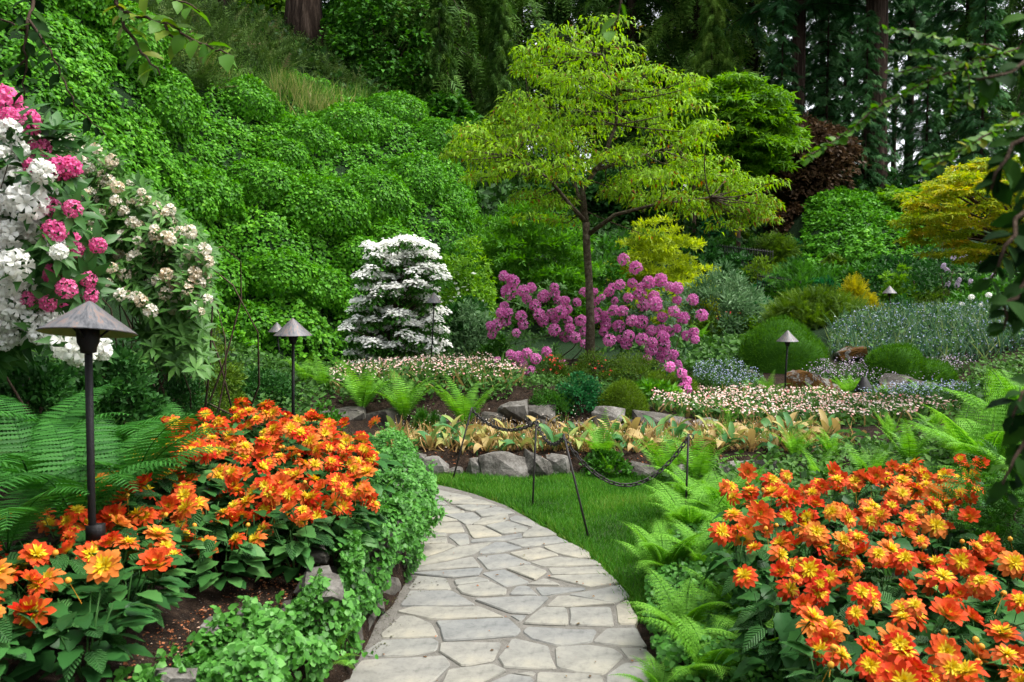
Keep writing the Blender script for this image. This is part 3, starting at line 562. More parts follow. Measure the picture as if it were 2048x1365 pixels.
# same creeper under the ferns on the right of the path
RCREEP = [(.62,3.4),(.66,3.9),(.80,4.45),(1.0,4.9),(1.25,5.4),(1.5,5.3),(1.35,4.6),(1.15,3.9),(1.1,3.2),(1.15,2.3),(.7,2.3)]
q = scatter_xy(8000, RCREEP); n = len(q); lump = np.array([mnoise.noise(Vector((a*3, b*3, 5))) for a, b in q]); z = np.maximum(H(q[:, 0], q[:, 1]), .0)
P = np.column_stack([q, z+.05+.10*lump+rng.random(n)*.10]); nn = nrm(np.array([-.2, -.3, 1])+rng.normal(0, .45, (n, 3)))
g = scat(ROUND5, P, frames(nrm(np.cross(nn, rng.normal(size=(n, 3)))+np.array([0, -.2, -.1])), nn), rng.uniform(.014, .034, n), np.clip(rng.normal(.5, .18, n)+lump*.3, 0, 1))
tag(link('creeper', g.mesh('creeper', M_creep)), 'low green creeper under the lacy ferns right of the path', 'creeper', kind='stuff')
# fallen bud scales and bark crumbs on the soil of the left bed
M_litter = leaf_mat('litter', [(.10,.05,.02), (.22,.07,.025), (.34,.13,.06), (.4,.32,.24)], .8, 0, .2, 0)
LIT = [tuple(gp(*p, .46)[:2]) for p in ((250,1365),(420,1365),(470,1250),(620,1190),(690,1140),(640,1090),(500,1130),(330,1240),(230,1330))]
q = scatter_xy(1500, LIT); n = len(q); P = np.column_stack([q, H(q[:, 0], q[:, 1])+.008])
g = scat(DIA, P, frames(nrm(np.column_stack([rng.normal(size=(n, 2)), rng.normal(0, .2, n)])), nrm(np.array([0, 0, 1])+rng.normal(0, .5, (n, 3)))), rng.uniform(.006, .018, n)*np.where(rng.random(n) < .2, 1.5, .8), np.clip(rng.normal(.4, .3, n), 0, 1))
q = scatter_xy(500, [(-.85,7.25),(2,7.3),(2,7.7),(-.85,7.7)]); n = len(q); P = np.column_stack([q, H(q[:, 0], q[:, 1])+.01])
scat(DIA, P, frames(nrm(np.column_stack([rng.normal(size=(n, 2)), rng.normal(0, .2, n)])), nrm(np.array([0, 0, 1])+rng.normal(0, .5, (n, 3)))), rng.uniform(.012, .035, n), np.clip(rng.normal(.3, .3, n), 0, 1), geo=g)
tag(link('leaf_litter', g.mesh('leaf_litter', M_litter)), 'reddish bud scales and bark crumbs scattered on the dark soil', 'litter', kind='stuff')
# dirt and moss drifted onto the left edge of the path
M_crumb = leaf_mat('path_dirt', [(.02,.016,.01), (.05,.04,.025), (.06,.07,.02)], .9, 0, .1, 0)
n = 900; y = 2.4+rng.random(n)*3.4; x = lx(y)+np.abs(rng.normal(0, .06, n))*(1+np.sin(y*9)*.8); P = np.column_stack([x, y, np.full(n, .022)])
g = scat(QUADF, P, frames(nrm(np.column_stack([rng.normal(size=(n, 2)), np.zeros(n)])), np.tile([0, 0, 1.], (n, 1))), rng.uniform(.002, .012, n)*rng.uniform(.3, 1, n), rng.random(n))
tag(link('path_dirt', g.mesh('path_dirt', M_crumb)), 'dark soil crumbs washed onto the left edge of the flagstones', 'dirt', kind='stuff')

# a few fallen petals and leaves on the flagstones
pp = [q for q in scatter_xy(300, PATH) if 2.8 < q[1] < 6.8][:70]; n = len(pp); P = np.column_stack([np.array(pp), np.full(n, .026)])
M_fall = leaf_mat('fallen_leaf', [(.05,.03,.015), (.16,.08,.03), (.34,.10,.03), (.10,.12,.03)], .8, .1, .2, 0)
g = scat(DIA, P, frames(nrm(np.column_stack([rng.normal(size=(n, 2)), rng.normal(0, .1, n)])), nrm(np.array([0, 0, 1])+rng.normal(0, .3, (n, 3)))), rng.uniform(.006, .026, n), rng.random(n))
tag(link('fallen_leaves', g.mesh('fallen_leaves', M_fall)), 'small fallen leaves and petals lying on the flagstone path', 'leaves', kind='stuff')
# ---------------------------------------------------------------- dahlias
def petal(L, W, cup, curl, tipw=.55, nu=6, nv=3, rib=.0):
    V=[]; U=[]
    for i in range(nu):
        t = i/(nu-1); w = W*(.38+.95*t-.25*t*t) if t < .75 else W*(.95*math.sqrt(max(0, 1-((t-.75)/.262)**2))+.03)
        z = cup*t*t+curl*max(0, t-.5)**2
        for j in range(nv):
            s = j/(nv-1)*2-1; V.append((s*w, L*(t-(.06*abs(s) if i == nu-1 else 0)), L*z+abs(s)*w*.28)); U.append(t)
    F = [(i*nv+j, i*nv+j+1, (i+1)*nv+j+1, (i+1)*nv+j) for i in range(nu-1) for j in range(nv-1)]
    return np.array(V), A(*F), np.array(U)
def rotz(V, a): c, s = math.cos(a), math.sin(a); return np.column_stack([V[:, 0]*c-V[:, 1]*s, V[:, 0]*s+V[:, 1]*c, V[:, 2]])
def rotx(V, a): c, s = math.cos(a), math.sin(a); return np.column_stack([V[:, 0], V[:, 1]*c-V[:, 2]*s, V[:, 1]*s+V[:, 2]*c])
def petal_mat():
    m, nt, b = mat_nodes('dahlia_petal'); oi = nt.nodes.new('ShaderNodeObjectInfo')
    tip = ramp(nt, oi.outputs['Random'], [(0, (.46,.014,.004)), (.22, (.54,.045,.010)), (.55, (.60,.085,.020)), (.82, (.62,.13,.032)), (1, (.64,.23,.036))])
    u = math_n(nt, 'ADD', attr(nt, 'along'), math_n(nt, 'MULTIPLY', math_n(nt, 'SUBTRACT', attr(nt, 'tint'), .5), .25))
    f = ramp(nt, u, [(.14, (1,1,1)), (.42, (.25,.25,.25)), (.68, (0,0,0))])
    mx = nt.nodes.new('ShaderNodeMixRGB'); nt.links.new(f, mx.inputs[0]); nt.links.new(tip, mx.inputs[1]); mx.inputs[2].default_value = (.66,.38,.010,1)
    nt.links.new(mx.outputs[0], b.inputs['Base Color']); b.inputs['Roughness'].default_value = .6; b.inputs['Specular IOR Level'].default_value = .1
    tr = nt.nodes.new('ShaderNodeBsdfTranslucent'); nt.links.new(mx.outputs[0], tr.inputs[0]); ms = nt.nodes.new('ShaderNodeMixShader'); ms.inputs[0].default_value = .3
    nt.links.new(b.outputs[0], ms.inputs[1]); nt.links.new(tr.outputs[0], ms.inputs[2]); nt.links.new(ms.outputs[0], nt.nodes['Material Output'].inputs[0]); return m
M_petal = petal_mat()
M_yel = leaf_mat('dahlia_center', [(.58,.38,.006), (.66,.50,.016), (.70,.60,.06)], .6, .25, .2, .1)
M_dstem = leaf_mat('dahlia_stem', [(.02,.07,.012), (.045,.12,.022)], .5, 0, .3, 0)
M_dleaf = leaf_mat('dahlia_leaf', [(.010,.045,.010), (.022,.085,.018), (.042,.14,.03), (.08,.20,.05)], .42, .2, .3, .25)
def flower(seed, layers, inner, r=1.0):
    rr = random.Random(seed); g = Geo()
    for k, L, W, el, cup, curl in layers:
        a0 = rr.random()*6
        for i in range(k):
            V, F, U = petal(L*rr.uniform(.9, 1.1), W*rr.uniform(.9, 1.1), cup+rr.uniform(-.08, .08), curl+rr.uniform(-.5, .3))
            V[:, 1] += .10; V = rotx(V, math.radians(el+rr.uniform(-10, 10))); V = rotz(V, a0+i*2*math.pi/k+rr.uniform(-.1, .1)); g.add(V, F, rr.random(), U)
    tube([(0,0,.02), (0,0,-.1), (.06,0,-.5), (.1,.02,-2.6)], [.12,.10,.035,.03], 5, .4, 1, g)
    lathe([(.02,-.16), (.2,-.10), (.26,.02)], 8, g, 1, .5)
    c = Geo()
    for k, L, W, el in inner:
        a0 = rr.random()*6
        for i in range(k):
            V, F, U = petal(L*rr.uniform(.8, 1.15), W, .25, -1.0, nu=4, nv=3); V = rotx(V+np.array([0,.03,.03]), math.radians(el+rr.uniform(-12, 12))); V = rotz(V, a0+i*2*math.pi/k+rr.uniform(-.15, .15)); c.add(V, F, rr.random(), U)
    me = g.mesh('dahlia_petals', [M_petal, M_dstem]); mc = c.mesh('dahlia_center', M_yel)
    return me, mc
FL = [flower(1, [(11,.92,.21,4,.05,-.4), (10,.84,.19,24,.1,-.2)], [(17,.66,.075,26), (14,.52,.07,50), (6,.28,.05,80)]),
      flower(2, [(12,.94,.20,-8,-.05,-.6), (10,.8,.19,16,.1,-.3)], [(17,.68,.075,22), (14,.54,.07,48), (6,.28,.05,80)]),
      flower(3, [(10,.9,.22,12,.15,-.2), (9,.74,.2,36,.2,-.2), (6,.55,.14,52,.2,0)], [(9,.34,.05,55), (6,.26,.05,76)]),
      flower(4, [(9,.95,.22,-16,-.1,-.7), (9,.82,.2,8,.05,-.5)], [(17,.64,.075,26), (14,.50,.07,50), (6,.28,.05,80)])]
def bud_mesh():
    g = lathe([(.01,.34), (.16,.28), (.25,.1), (.24,-.06), (.1,-.17), (.03,-.2), (.025,-2.2)], 9, None, 0, .6); 
    for i in range(6):
        V, F, U = petal(.34, .09, .3, 0, nu=3); V = rotz(rotx(V+np.array([0,.1,-.12]), math.radians(-20)), i*1.047); g.add(V, F, .3, 0, 1)
    return g.mesh('bud', [M_bud, M_dstem])
M_bud = leaf_mat('dahlia_bud', [(.5,.30,.03), (.7,.28,.03)], .5, .1, .3, .4)
BUD = bud_mesh()
def serr_leaf(L, W, bend, seed):
    rr = random.Random(seed); V=[]; U=[]; nu=9; nv=5
    for i in range(nu):
        t = i/(nu-1); w = W*(math.sin(math.pi*min(1, (t*.93+.04))**.8)**.85) if i < nu-1 else .004
        w *= 1+(.10 if i % 2 else -.06)
        z = -bend*t*t
        for j in range(nv):
            s = j/(nv-1)*2-1; V.append((s*w*L, t*L-(.05*L*abs(s) if 0 < i < nu-1 else 0), L*(z+.22*abs(s)*w-.03*math.sin(t*26+abs(s)*2.5)*(1-.6*abs(s))))); U.append(t)
    F = [(i*nv+j, i*nv+j+1, (i+1)*nv+j+1, (i+1)*nv+j) for i in range(nu-1) for j in range(nv-1)]
    return np.array(V), A(*F), np.array(U)
def veined():
    m = leaf_mat('dahlia_leaf_veined', [(.010,.045,.010), (.022,.085,.018), (.042,.14,.03), (.08,.20,.05)], .4, .2, .35, .25); nt = m.node_tree; b = nt.nodes['Principled BSDF']
    tc = nt.nodes.new('ShaderNodeTexCoord'); sx = nt.nodes.new('ShaderNodeSeparateXYZ'); nt.links.new(tc.outputs['Object'], sx.inputs[0]); ax = math_n(nt, 'ABSOLUTE', sx.outputs[0], 0)
    v = math_n(nt, 'SINE', math_n(nt, 'MULTIPLY', math_n(nt, 'SUBTRACT', sx.outputs[1], math_n(nt, 'MULTIPLY', ax, .9)), 58), 0)
    vein = math_n(nt, 'MAXIMUM', math_n(nt, 'GREATER_THAN', v, .93), math_n(nt, 'LESS_THAN', ax, .012)); src = b.inputs['Base Color'].links[0].from_socket
    mx = nt.nodes.new('ShaderNodeMixRGB'); nt.links.new(math_n(nt, 'MULTIPLY', vein, .55), mx.inputs[0]); nt.links.new(src, mx.inputs[1]); mx.inputs[2].default_value = (.09,.19,.07,1); nt.links.new(mx.outputs[0], b.inputs['Base Color'])
    bn = nt.nodes.new('ShaderNodeBump'); bn.inputs['Strength'].default_value = .6; bn.inputs['Distance'].default_value = .02; nt.links.new(v, bn.inputs['Height']); nt.links.new(bn.outputs[0], b.inputs['Normal']); return m
M_dleafv = veined()
DLEAF = [Geo().add(*serr_leaf(1, .30, b, s)[:2], t=tt)
         .mesh('dahlia_leaf', M_dleafv) for b, s, tt in ((.25,1,.4), (.5,2,.55), (.1,3,.3), (.75,4,.6))]
def foliage_mesh(seed, n=46):
    g = Geo(); r = np.random.default_rng(seed)
    V0, F0, U0 = serr_leaf(1, .30, .35, seed); T = (V0, [F0], U0)
    hgt = r.uniform(.08, .33, n); a = r.random(n)*2*math.pi; rad = .02+.10*r.random(n)
    P = np.column_stack([np.cos(a)*rad, np.sin(a)*rad, hgt]); d = np.column_stack([np.cos(a), np.sin(a), r.normal(.05, .35, n)])
    scat(T, P, frames(d, nrm(np.column_stack([r.normal(0, .3, (n, 2)), np.ones(n)]))), r.uniform(.07, .11, n), np.clip(r.normal(.45, .2, n), 0, 1), geo=g)
    for i in range(6):
        b = r.random()*6.28; tube([(0,0,0), (.04*math.cos(b), .04*math.sin(b), .15), (.09*math.cos(b), .09*math.sin(b), .33)], [.0035,.003,.002], 5, .2, 1, g)
    return g.mesh('dahlia_foliage', [M_dleaf, M_dstem])
DFOL = [foliage_mesh(s) for s in (21, 22, 23, 24)]
def poisson(poly, dmin, tries=6000, seed=3):
    r = np.random.default_rng(seed); poly = np.asarray(poly); lo, hi = poly.min(0), poly.max(0); out = []
    for _ in range(tries):
        q = lo+(hi-lo)*r.random(2)
        if inpoly(q[None], poly)[0] and all((q[0]-o[0])**2+(q[1]-o[1])**2 > dmin*dmin for o in out): out.append(q)
    return out
ORD = ['first','second','third','fourth','fifth','sixth','seventh','eighth','ninth','tenth','eleventh','twelfth','thirteenth']
def aim(d, spin):
    M = Vector(d).to_track_quat('Z', 'Y').to_matrix().to_4x4() @ Matrix.Rotation(spin, 4, 'Z'); return M.to_euler()
def dahlia_bed(poly, dmin, canopy, nfl, size, group, side, seed, sparse=None, spread=.15):
    r = random.Random(seed); pl = sorted(poisson(poly, dmin, seed=seed), key=lambda p: p[1]); rows = []
    while pl: rows.append(pl[:7]); pl = pl[7:]
    for ri, row in enumerate(rows):
        row.sort(key=lambda p: -p[0] if side == 'left' else p[0])
        for ci, p in enumerate(row):
            z0 = h1(*p); top = canopy(p[0], p[1])-z0; sp = sparse(p) if sparse else 1
            t = thing('dahlia_plant', f'orange and yellow dahlia in {side} bed, {ORD[ri]} row from front, {ORD[ci]} from the path', 'dahlia', (p[0], p[1], z0), r.random()*6.28, group)
            link('foliage', r.choice(DFOL), t, (0, 0, 0), (0, 0, 0), (1.05, 1.05, max(.5, (top-.03)/.36)))
            inv = -t.rotation_euler.z
            def loc(v): c, s = math.cos(inv), math.sin(inv); return (v[0]*c-v[1]*s, v[0]*s+v[1]*c, v[2])
            for k in range(13 if ri < 3 else 4):                    # leaves that stand clear of the mass
                a = r.random()*6.28; el = r.uniform(-.35, .5); zz = r.uniform(.35*top, top*.85)
                e = frames(np.array([[math.cos(a), math.sin(a), el]]), np.array([[r.gauss(0, .25), -.2, 1]]))[0]
                link('leaf', r.choice(DLEAF), t, (math.cos(a)*.08, math.sin(a)*.08, zz), Matrix(e.tolist()).to_euler(), r.uniform(.075, .115))
            nf = max(1, round(nfl*sp*r.uniform(.7, 1.3)))
            for k in range(nf):
                a = r.random()*6.28; q = spread*math.sqrt(r.random()); zz = top+r.uniform(-.09, .035)
                d = (r.gauss(-.05, .42), r.gauss(-.42, .42), .68)
                me, mc = r.choice(FL); s = size*r.uniform(.7, 1.15)*(.72 if r.random() < .13 else 1)
                dl = loc(d); f = link('flower', me, t, loc((q*math.cos(a), q*math.sin(a), zz)), aim(dl, r.random()*6.28), s)
                link('flower_center', mc, f)
            for k in range(r.choice([0, 1, 1, 2])):
                a = r.random()*6.28; q = .13*math.sqrt(r.random())
                link('bud', BUD, t, (q*math.cos(a), q*math.sin(a), top+r.uniform(-.06, .03)), (r.gauss(0, .3), r.gauss(0, .3), 0), size*.72)
dahlia_bed(LBED, .19, lcanopy, 8.8, .051, 'orange dahlias of the left bed', 'left', 5, lambda p: .5 if p[1] < 2.7 else 1)
RBED = [tuple(gp(*p)[:2]) for p in ((1495,1000,.60),(1485,1060,.60),(1530,1130,.58),(1620,1235,.57),(1700,1300,.57),(1770,1380,.57),(1850,1560,.57),(2250,1560,.6),(2120,1220,.62),(1985,1110,.62),(1960,1030,.63),(1910,970,.65),(1930,925,.67),(1800,922,.67),(1700,940,.66),(1640,952,.65),(1535,950,.63))]
dahlia_bed(RBED, .205, lambda x, y: float(np.interp(y, [2.2, 4.8], [.58, .67])), 5.8, .053, 'orange dahlias of the right bed', 'right', 8)
# ---------------------------------------------------------------- ferns
M_fernA = leaf_mat('fern_bright', [(.07,.20,.016), (.14,.36,.034), (.24,.50,.075)], .5, .4, .25, .2)
M_fernD = leaf_mat('fern_deep', [(.015,.08,.010), (.035,.15,.02), (.065,.23,.035)], .5, .3, .3, .2)
def pinna_tpl(teeth=9, w=.092):
    V=[]; U=[]; m=2*teeth
    for i in range(m+1):
        t = i/m; hw = w*(.75+.6*t-1.3*t*t if t < .55 else .69*(1-t)/.45*1.05+.0)*(1.15 if i % 2 else .55); z = -.14*t*t
        V += [(-hw, t+(.03 if i % 2 else 0), z+.02), (0, t, z), (hw, t+(.03 if i % 2 else 0), z+.02)]
    F = [(i*3+j, i*3+j+1, (i+1)*3+j+1, (i+1)*3+j) for i in range(m) for j in range(2)]
    return tpl(V, F)
PINNA = pinna_tpl(); PINNA_S = pinna_tpl(4, .09)
def frond_mesh(mat, seed, npin=24, width=.26, a0=.25, arch=1.3, bip=True, npl=7, lean=.0):
    r = random.Random(seed); g = Geo(); n = 40; s = np.linspace(0, 1, n); ang = a0+arch*s**1.4
    y = np.concatenate([[0], np.cumsum(np.sin(ang[:-1]))])/(n-1); z = np.concatenate([[0], np.cumsum(np.cos(ang[:-1]))])/(n-1); x = lean*s*s
    R = np.column_stack([x, y, z]); tube(R[::3], np.linspace(.006, .0015, len(R[::3])), 4, .25, geo=g)
    P=[]; D=[]; N=[]; S=[]
    for i in range(npin):
        t = .10+.89*(i+.5)/npin; f = t*(n-1); k = int(f); p = R[k]+(R[min(k+1, n-1)]-R[k])*(f-k)
        tg = nrm(R[min(k+1, n-1)]-R[max(k-1, 0)]); up = np.cross(np.array([1., 0, 0]), tg); L = width*(min(1, (t-.02)/.28)**.8)*(1-((t-.25)/.77)**1.7 if t > .25 else 1)*r.uniform(.9, 1.08)+.008
        for sg in (-1, 1):
            d = nrm(np.array([sg*1.0, 0, 0])+tg*.32-np.array([0, 0, .12+.1*r.random()])+up*.06)
            if bip:
                m = max(3, int(npl*L/width+2))
                for j in range(m):
                    u = (j+.7)/m; q = p+d*L*u-np.array([0, 0, .16*L*u*u]); w = L*.30*(1-u*.86)
                    e = nrm(np.cross(up, d))
                    for s2 in (-1, 1): P.append(q); D.append(nrm(e*s2+d*.45)); N.append(up); S.append((w*.95, w, w))
            else:
                P.append(p); D.append(d); N.append(up); S.append((max(L, width*.35), L, L))
    P, D, N, S = map(np.array, (P, D, N, S)); m = len(P)
    scat(DIA if bip else (PINNA if npl > 5 else PINNA_S), P, frames(D, N+rng.normal(0, .12, (m, 3))), S, np.clip(rng.normal(.5, .16, m), 0, 1), geo=g)
    return g.mesh('frond', mat)
FR = {'A': [frond_mesh(M_fernA, 31+i, 26, .17, .12, .75+.3*i, False, 7, (-.05,.06,.0)[i]) for i in range(3)],        # upright shuttlecock
      'L': [frond_mesh(M_fernA, 41+i, 24, .20, .25, 1.0+.3*i, True, 9, (-.08,.08,.0)[i]) for i in range(3)],       # lacy lady fern
      'D': [frond_mesh(M_fernD, 51+i, 30, .20, .35, 1.25+.3*i, False, 7, (-.1,.1,.0)[i]) for i in range(3)],        # big deep green arching
      'S': [frond_mesh(M_fernA, 61+i, 22, .19, .2, .9+.3*i, False, 5, (-.05,.05,.0)[i]) for i in range(3)]}          # far ferns
def fern(kind, px, py, Y, hpx, nfr, label, spread=.35, group='ferns', dirs=None, seed=0):
    """base at photo pixel (px,py) at distance Y, hpx = photo height of its fronds"""
    r = random.Random(seed or int(px*7+py)); p = at(px, py, Y); L = hpx*mpp(Y); z = h1(p[0], p[1])
    z = max(z-.01, p[2]-.25) if p[2] > z else z-.01
    t = thing('fern', label, 'fern', (p[0], p[1], z), 0, group)
    for i in range(nfr):
        a = i*2*math.pi/nfr+r.uniform(-.35, .35) if dirs is None else math.radians(dirs[i % len(dirs)]+r.uniform(-14, 14))
        link('frond', r.choice(FR[kind]), t, (0, 0, 0), (-r.uniform(-.1, spread), 0, a), L*r.uniform(.85, 1.2))
    return t
# angle 0 = away from camera (+y), 90 = to the left, -90 = right, 180 = towards camera
fern('D', 150, 940, 2.95, 350, 9, 'large deep green fern arching around the big lamp post', .25, dirs=(-60,-95,100,60,150,-140,180,20,-30,120,-110))
fern('D', 255, 900, 3.3, 310, 8, 'deep green fern reaching right behind the big lamp post', .25, dirs=(-70,-100,-40,60,110,180,-130,10,-80))
fern('D', 10, 960, 2.6, 290, 7, 'dark fern at the left frame edge below the white rhododendron', .25)
fern('D', 60, 880, 3.4, 330, 8, 'deep green fern behind the others under the white rhododendron', .4)
fern('D', 190, 850, 4.0, 290, 9, 'shaded fern between the white rhododendron and the lamp post', .4)
fern('D', 330, 845, 4.4, 190, 8, 'fern peeping above the far left edge of the dahlias', .4)
for args in (('A', 725, 835, 9.3, 120, 10, 'upright fern above rocks, leftmost of the three in upper bed'),
             ('A', 810, 835, 9.2, 118, 11, 'upright fern above rocks, middle of the three in upper bed'),
             ('A', 930, 835, 9.0, 122, 10, 'upright fern behind the first chain post'),
             ('S', 650, 800, 10.4, 80, 9, 'light green fern right of the second lamp post'),
             ('S', 612, 790, 10.8, 84, 9, 'yellow green fern behind the second lamp post'),
             ('S', 690, 780, 11.2, 66, 8, 'pale fern below the left end of the white viburnum'),
             ('S', 760, 765, 11.4, 50, 8, 'small fern at the foot of the white viburnum'),
             ('A', 1205, 935, 7.3, 105, 9, 'upright fern growing out of the leafy clump behind the lawn'),
             ('A', 1220, 950, 7.05, 60, 6, 'small fern hanging over the edge of the lawn'),
             ('A', 1332, 975, 6.9, 125, 10, 'tall fern just left of the last chain post'),
             ('A', 1395, 985, 6.6, 130, 10, 'tall fern just right of the last chain post'),
             ('A', 1590, 930, 7.2, 95, 9, 'upright fern behind the right dahlias, in front of tulips'),
             ('A', 1660, 925, 7.0, 80, 8, 'low fern at the back edge of right dahlias'),
             ('A', 1500, 975, 6.0, 90, 8, 'low fern behind the leftmost dahlias of right bed'),
             ('A', 1740, 945, 5.9, 110, 9, 'pale fern rising behind the middle of right dahlias'),
             ('A', 1820, 935, 6.2, 110, 9, 'pale fern second from the right behind right dahlias'),
             ('A', 1640, 955, 6.2, 90, 8, 'short fern over the rock row behind right dahlias'),
             ('A', 1780, 905, 7.4, 70, 8, 'small fern at the front edge of right daisies'),
             ('S', 1450, 905, 8.2, 60, 8, 'small fern among the withered tulips at right'),
             ('S', 1460, 875, 9.2, 50, 7, 'small fern at the left end of the right daisy bed'),
             ('A', 1700, 775, 11.7, 66, 12, 'bright fern standing against the mossy boulder beside cone spotlight'),
             ('S', 1535, 810, 11.2, 60, 8, 'fern left of the lamp post by the mossy boulder'),
             ('S', 1500, 800, 11.4, 48, 7, 'small fern at the back left of right daisies'),
             ('S', 1640, 830, 10.6, 48, 7, 'small upright fern below the mossy boulder'),
             ('S', 1765, 845, 10.3, 60, 7, 'narrow fern in the daisies below the cone spotlight'),
             ('S', 1850, 800, 10.6, 70, 9, 'fern right of the grey rocks above the blue flowers'),
             ('L', 1860, 880, 7.6, 60, 8, 'yellowish fern frond cluster behind the right dahlias'),
             ('S', 1400, 660, 17.5, 46, 8, 'far fern between purple rhododendron and red flowers')):
    fern(*args)
fern('L', 1975, 900, 5.4, 230, 12, 'big pale green fern at the right above dahlias', .5)
fern('L', 2040, 860, 6.2, 240, 11, 'tall pale fern at the right frame edge behind another', .4)
fern('L', 1920, 920, 6.2, 150, 9, 'pale fern behind the back row of right dahlias', .5)
fern('L', 2090, 960, 4.4, 220, 10, 'pale fern leaning in from the right frame edge', .5)
for i, (px, py, Y, h, k, lab) in enumerate(((1380,1130,5.0,168,11,'lacy fern at the far right corner of lawn, below tall ferns'), (1450,1090,5.2,157,10,'lacy fern touching the far left dahlias of the right bed'), (1395,1060,5.7,146,10,'lacy fern spreading over the lawn below the chain'),
        (1330,1230,4.3,168,11,'lacy fern at the path edge beside the lawn tip'), (1420,1200,4.2,168,10,'lacy fern between path edge and right dahlias, middle of bank'), (1490,1110,4.6,135,9,'small lacy fern under the leftmost right bed dahlias'),
        (1370,1330,3.5,191,12,'lacy fern reaching over the flagstones at lower right'), (1480,1290,3.5,180,10,'lacy fern beside bare soil in front of right dahlias'), (1420,1400,3.1,213,12,'lacy fern filling the bottom edge right of the path'), (1540,1380,3.0,191,10,'lacy fern at bottom edge against the right dahlias'), (1320,1440,3.1,135,8,'small lacy fern at the bottom edge on the path side'), (1500,1200,3.9,135,9,'lacy fern pressed against dahlia leaves halfway down the bank'), (1320,1150,4.75,112,8,'small lacy fern where lawn meets the path'))):
    fern('L', px, py, Y, h, k, lab, .45)
fern('A', 745, 1075, 4.3, 110, 5, 'small fern growing from the creeper beside the dahlias', .9, dirs=(-80,-120,-60,180,150))
fern('A', 715, 1110, 4.0, 80, 4, 'little fern frond cluster low in the creeper', .9, dirs=(-100,-140,-70,180))
fern('A', 660, 1300, 3.1, 80, 5, 'tiny pale fern hanging in the creeper at lower left', 1.0, dirs=(-90,-130,-160,180,-60))
fern('A', 540, 1290, 2.8, 60, 4, 'tiny fern frond in the creeper near bottom left stone', .9, dirs=(-90,-130,-60,150))

# ---------------------------------------------------------------- withering tulips
M_tulip = leaf_mat('tulip_leaf', [(0, (.05,.16,.045)), (.25, (.12,.25,.065)), (.5, (.27,.32,.08)), (.72, (.37,.33,.11)), (1, (.36,.26,.10))], .5, .25, .35, .9)
def strap(L, W, bend, fold, twist, seed):
    V=[]; n=8; rr = random.Random(seed)
    ang = .12; p = np.array([0., 0, 0])
    for i in range(n):
        t = i/(n-1); w = W*math.sin(math.pi*(t*.9+.08))**.7*(1 if i < n-1 else .1); tw = twist*t
        for s in (-1, 0, 1):
            o = np.array([s*w*math.cos(tw), 0, s*w*math.sin(tw)+abs(s)*w*fold]); V.append(p+o)
        ang += bend/n*(1+1.5*t); p = p+np.array([0, math.sin(ang), math.cos(ang)])*L/n
    F = [(i*3+j, i*3+j+1, (i+1)*3+j+1, (i+1)*3+j) for i in range(n-1) for j in range(2)]
    g = Geo().add(V, A(*F), .5); return g.mesh('tulip_leaf', M_tulip)
TL = [strap(.30,.028,.7,.5,.4,1), strap(.26,.032,1.6,.3,.8,2), strap(.24,.022,2.6,.4,1.6,3), strap(.28,.018,2.2,.7,2.4,4), strap(.22,.034,1.1,.4,.2,5)]
TZ = [(-1.35,7.45),(-.9,7.5),(0,7.5),(1.2,7.5),(2.2,7.5),(3.3,7.5),(3.2,8.2),(2.6,8.5),(1.3,8.75),(0,8.85),(-1.3,8.9)]
_k = 0
for q in sorted(poisson(TZ, .155, 5000, 9), key=lambda p: p[1])[:120]:
    r = random.Random(_k); _k += 1; green = r.random() < .45
    t = thing('tulip_plant', 'green leaved fading tulip in the bed behind the lawn' if green else 'withered straw coloured tulip in the bed behind the lawn', 'tulip', (q[0], q[1], h1(*q)), r.random()*6.28, 'fading green tulips behind the lawn' if green else 'withered tulips behind the lawn')
    for i in range(r.choice([3, 4, 5])):
        link('leaf', r.choice(TL[:2]+TL[4:] if green else TL[1:4]), t, (0, 0, 0), (-r.uniform(-.1, .35), 0, i*1.6+r.uniform(-.5, .5)), r.uniform(1.0, 1.45))
# dry stalks, white specks and low green filling between them
M_straw = leaf_mat('straw', [(.14,.10,.03), (.32,.22,.08), (.45,.28,.12), (.10,.18,.04)], .7, .25, .2, 0)
def tufts(poly, n, h, w, spread, tint, geo=None, z=0.0, T=BLADE, size=None):
    q = scatter_xy(n, poly); d = nrm(np.column_stack([rng.normal(0, spread, (n, 2)), np.ones(n)])); hh = rng.uniform(h[0], h[1], n)
    P = np.column_stack([q, H(q[:, 0], q[:, 1])+z]); return scat(T, P, frames(d, rdir(n)), np.column_stack([np.full(n, w), hh, hh]), np.clip(rng.normal(tint[0], tint[1], n), 0, 1), geo=geo)
g = tufts(TZ, 3600, (.07,.24), .016, .75, (.5,.25))
tag(link('dry_stalks', g.mesh('dry_stalks', M_straw)), 'tangle of dried leaves and stalks between the withered tulips', 'stalks', kind='stuff')
M_low = leaf_mat('low_green', [(.015,.05,.008), (.035,.10,.015), (.07,.17,.03), (.12,.24,.05)], .5, .3, .25, 0)
def specks(poly, n, zr, s, tint, mat_key, geo, T=QUADF, tilt=.35, hfun=None):
    q = scatter_xy(n, poly); hz = H(q[:, 0], q[:, 1]) if hfun is None else hfun(q); lump = np.array([mnoise.noise(Vector((a*2.3, b*2.3, 2))) for a, b in q])
    P = np.column_stack([q, hz+rng.uniform(zr[0], zr[1], n)+.05*lump]); nn = nrm(np.array([0, -.35, 1])+rng.normal(0, tilt, (n, 3)))
    return scat(T, P, frames(nrm(np.cross(nn, rng.normal(size=(n, 3)))), nn), rng.uniform(s[0], s[1], n), np.clip(rng.normal(tint[0], tint[1], n), 0, 1), mat_key, geo)

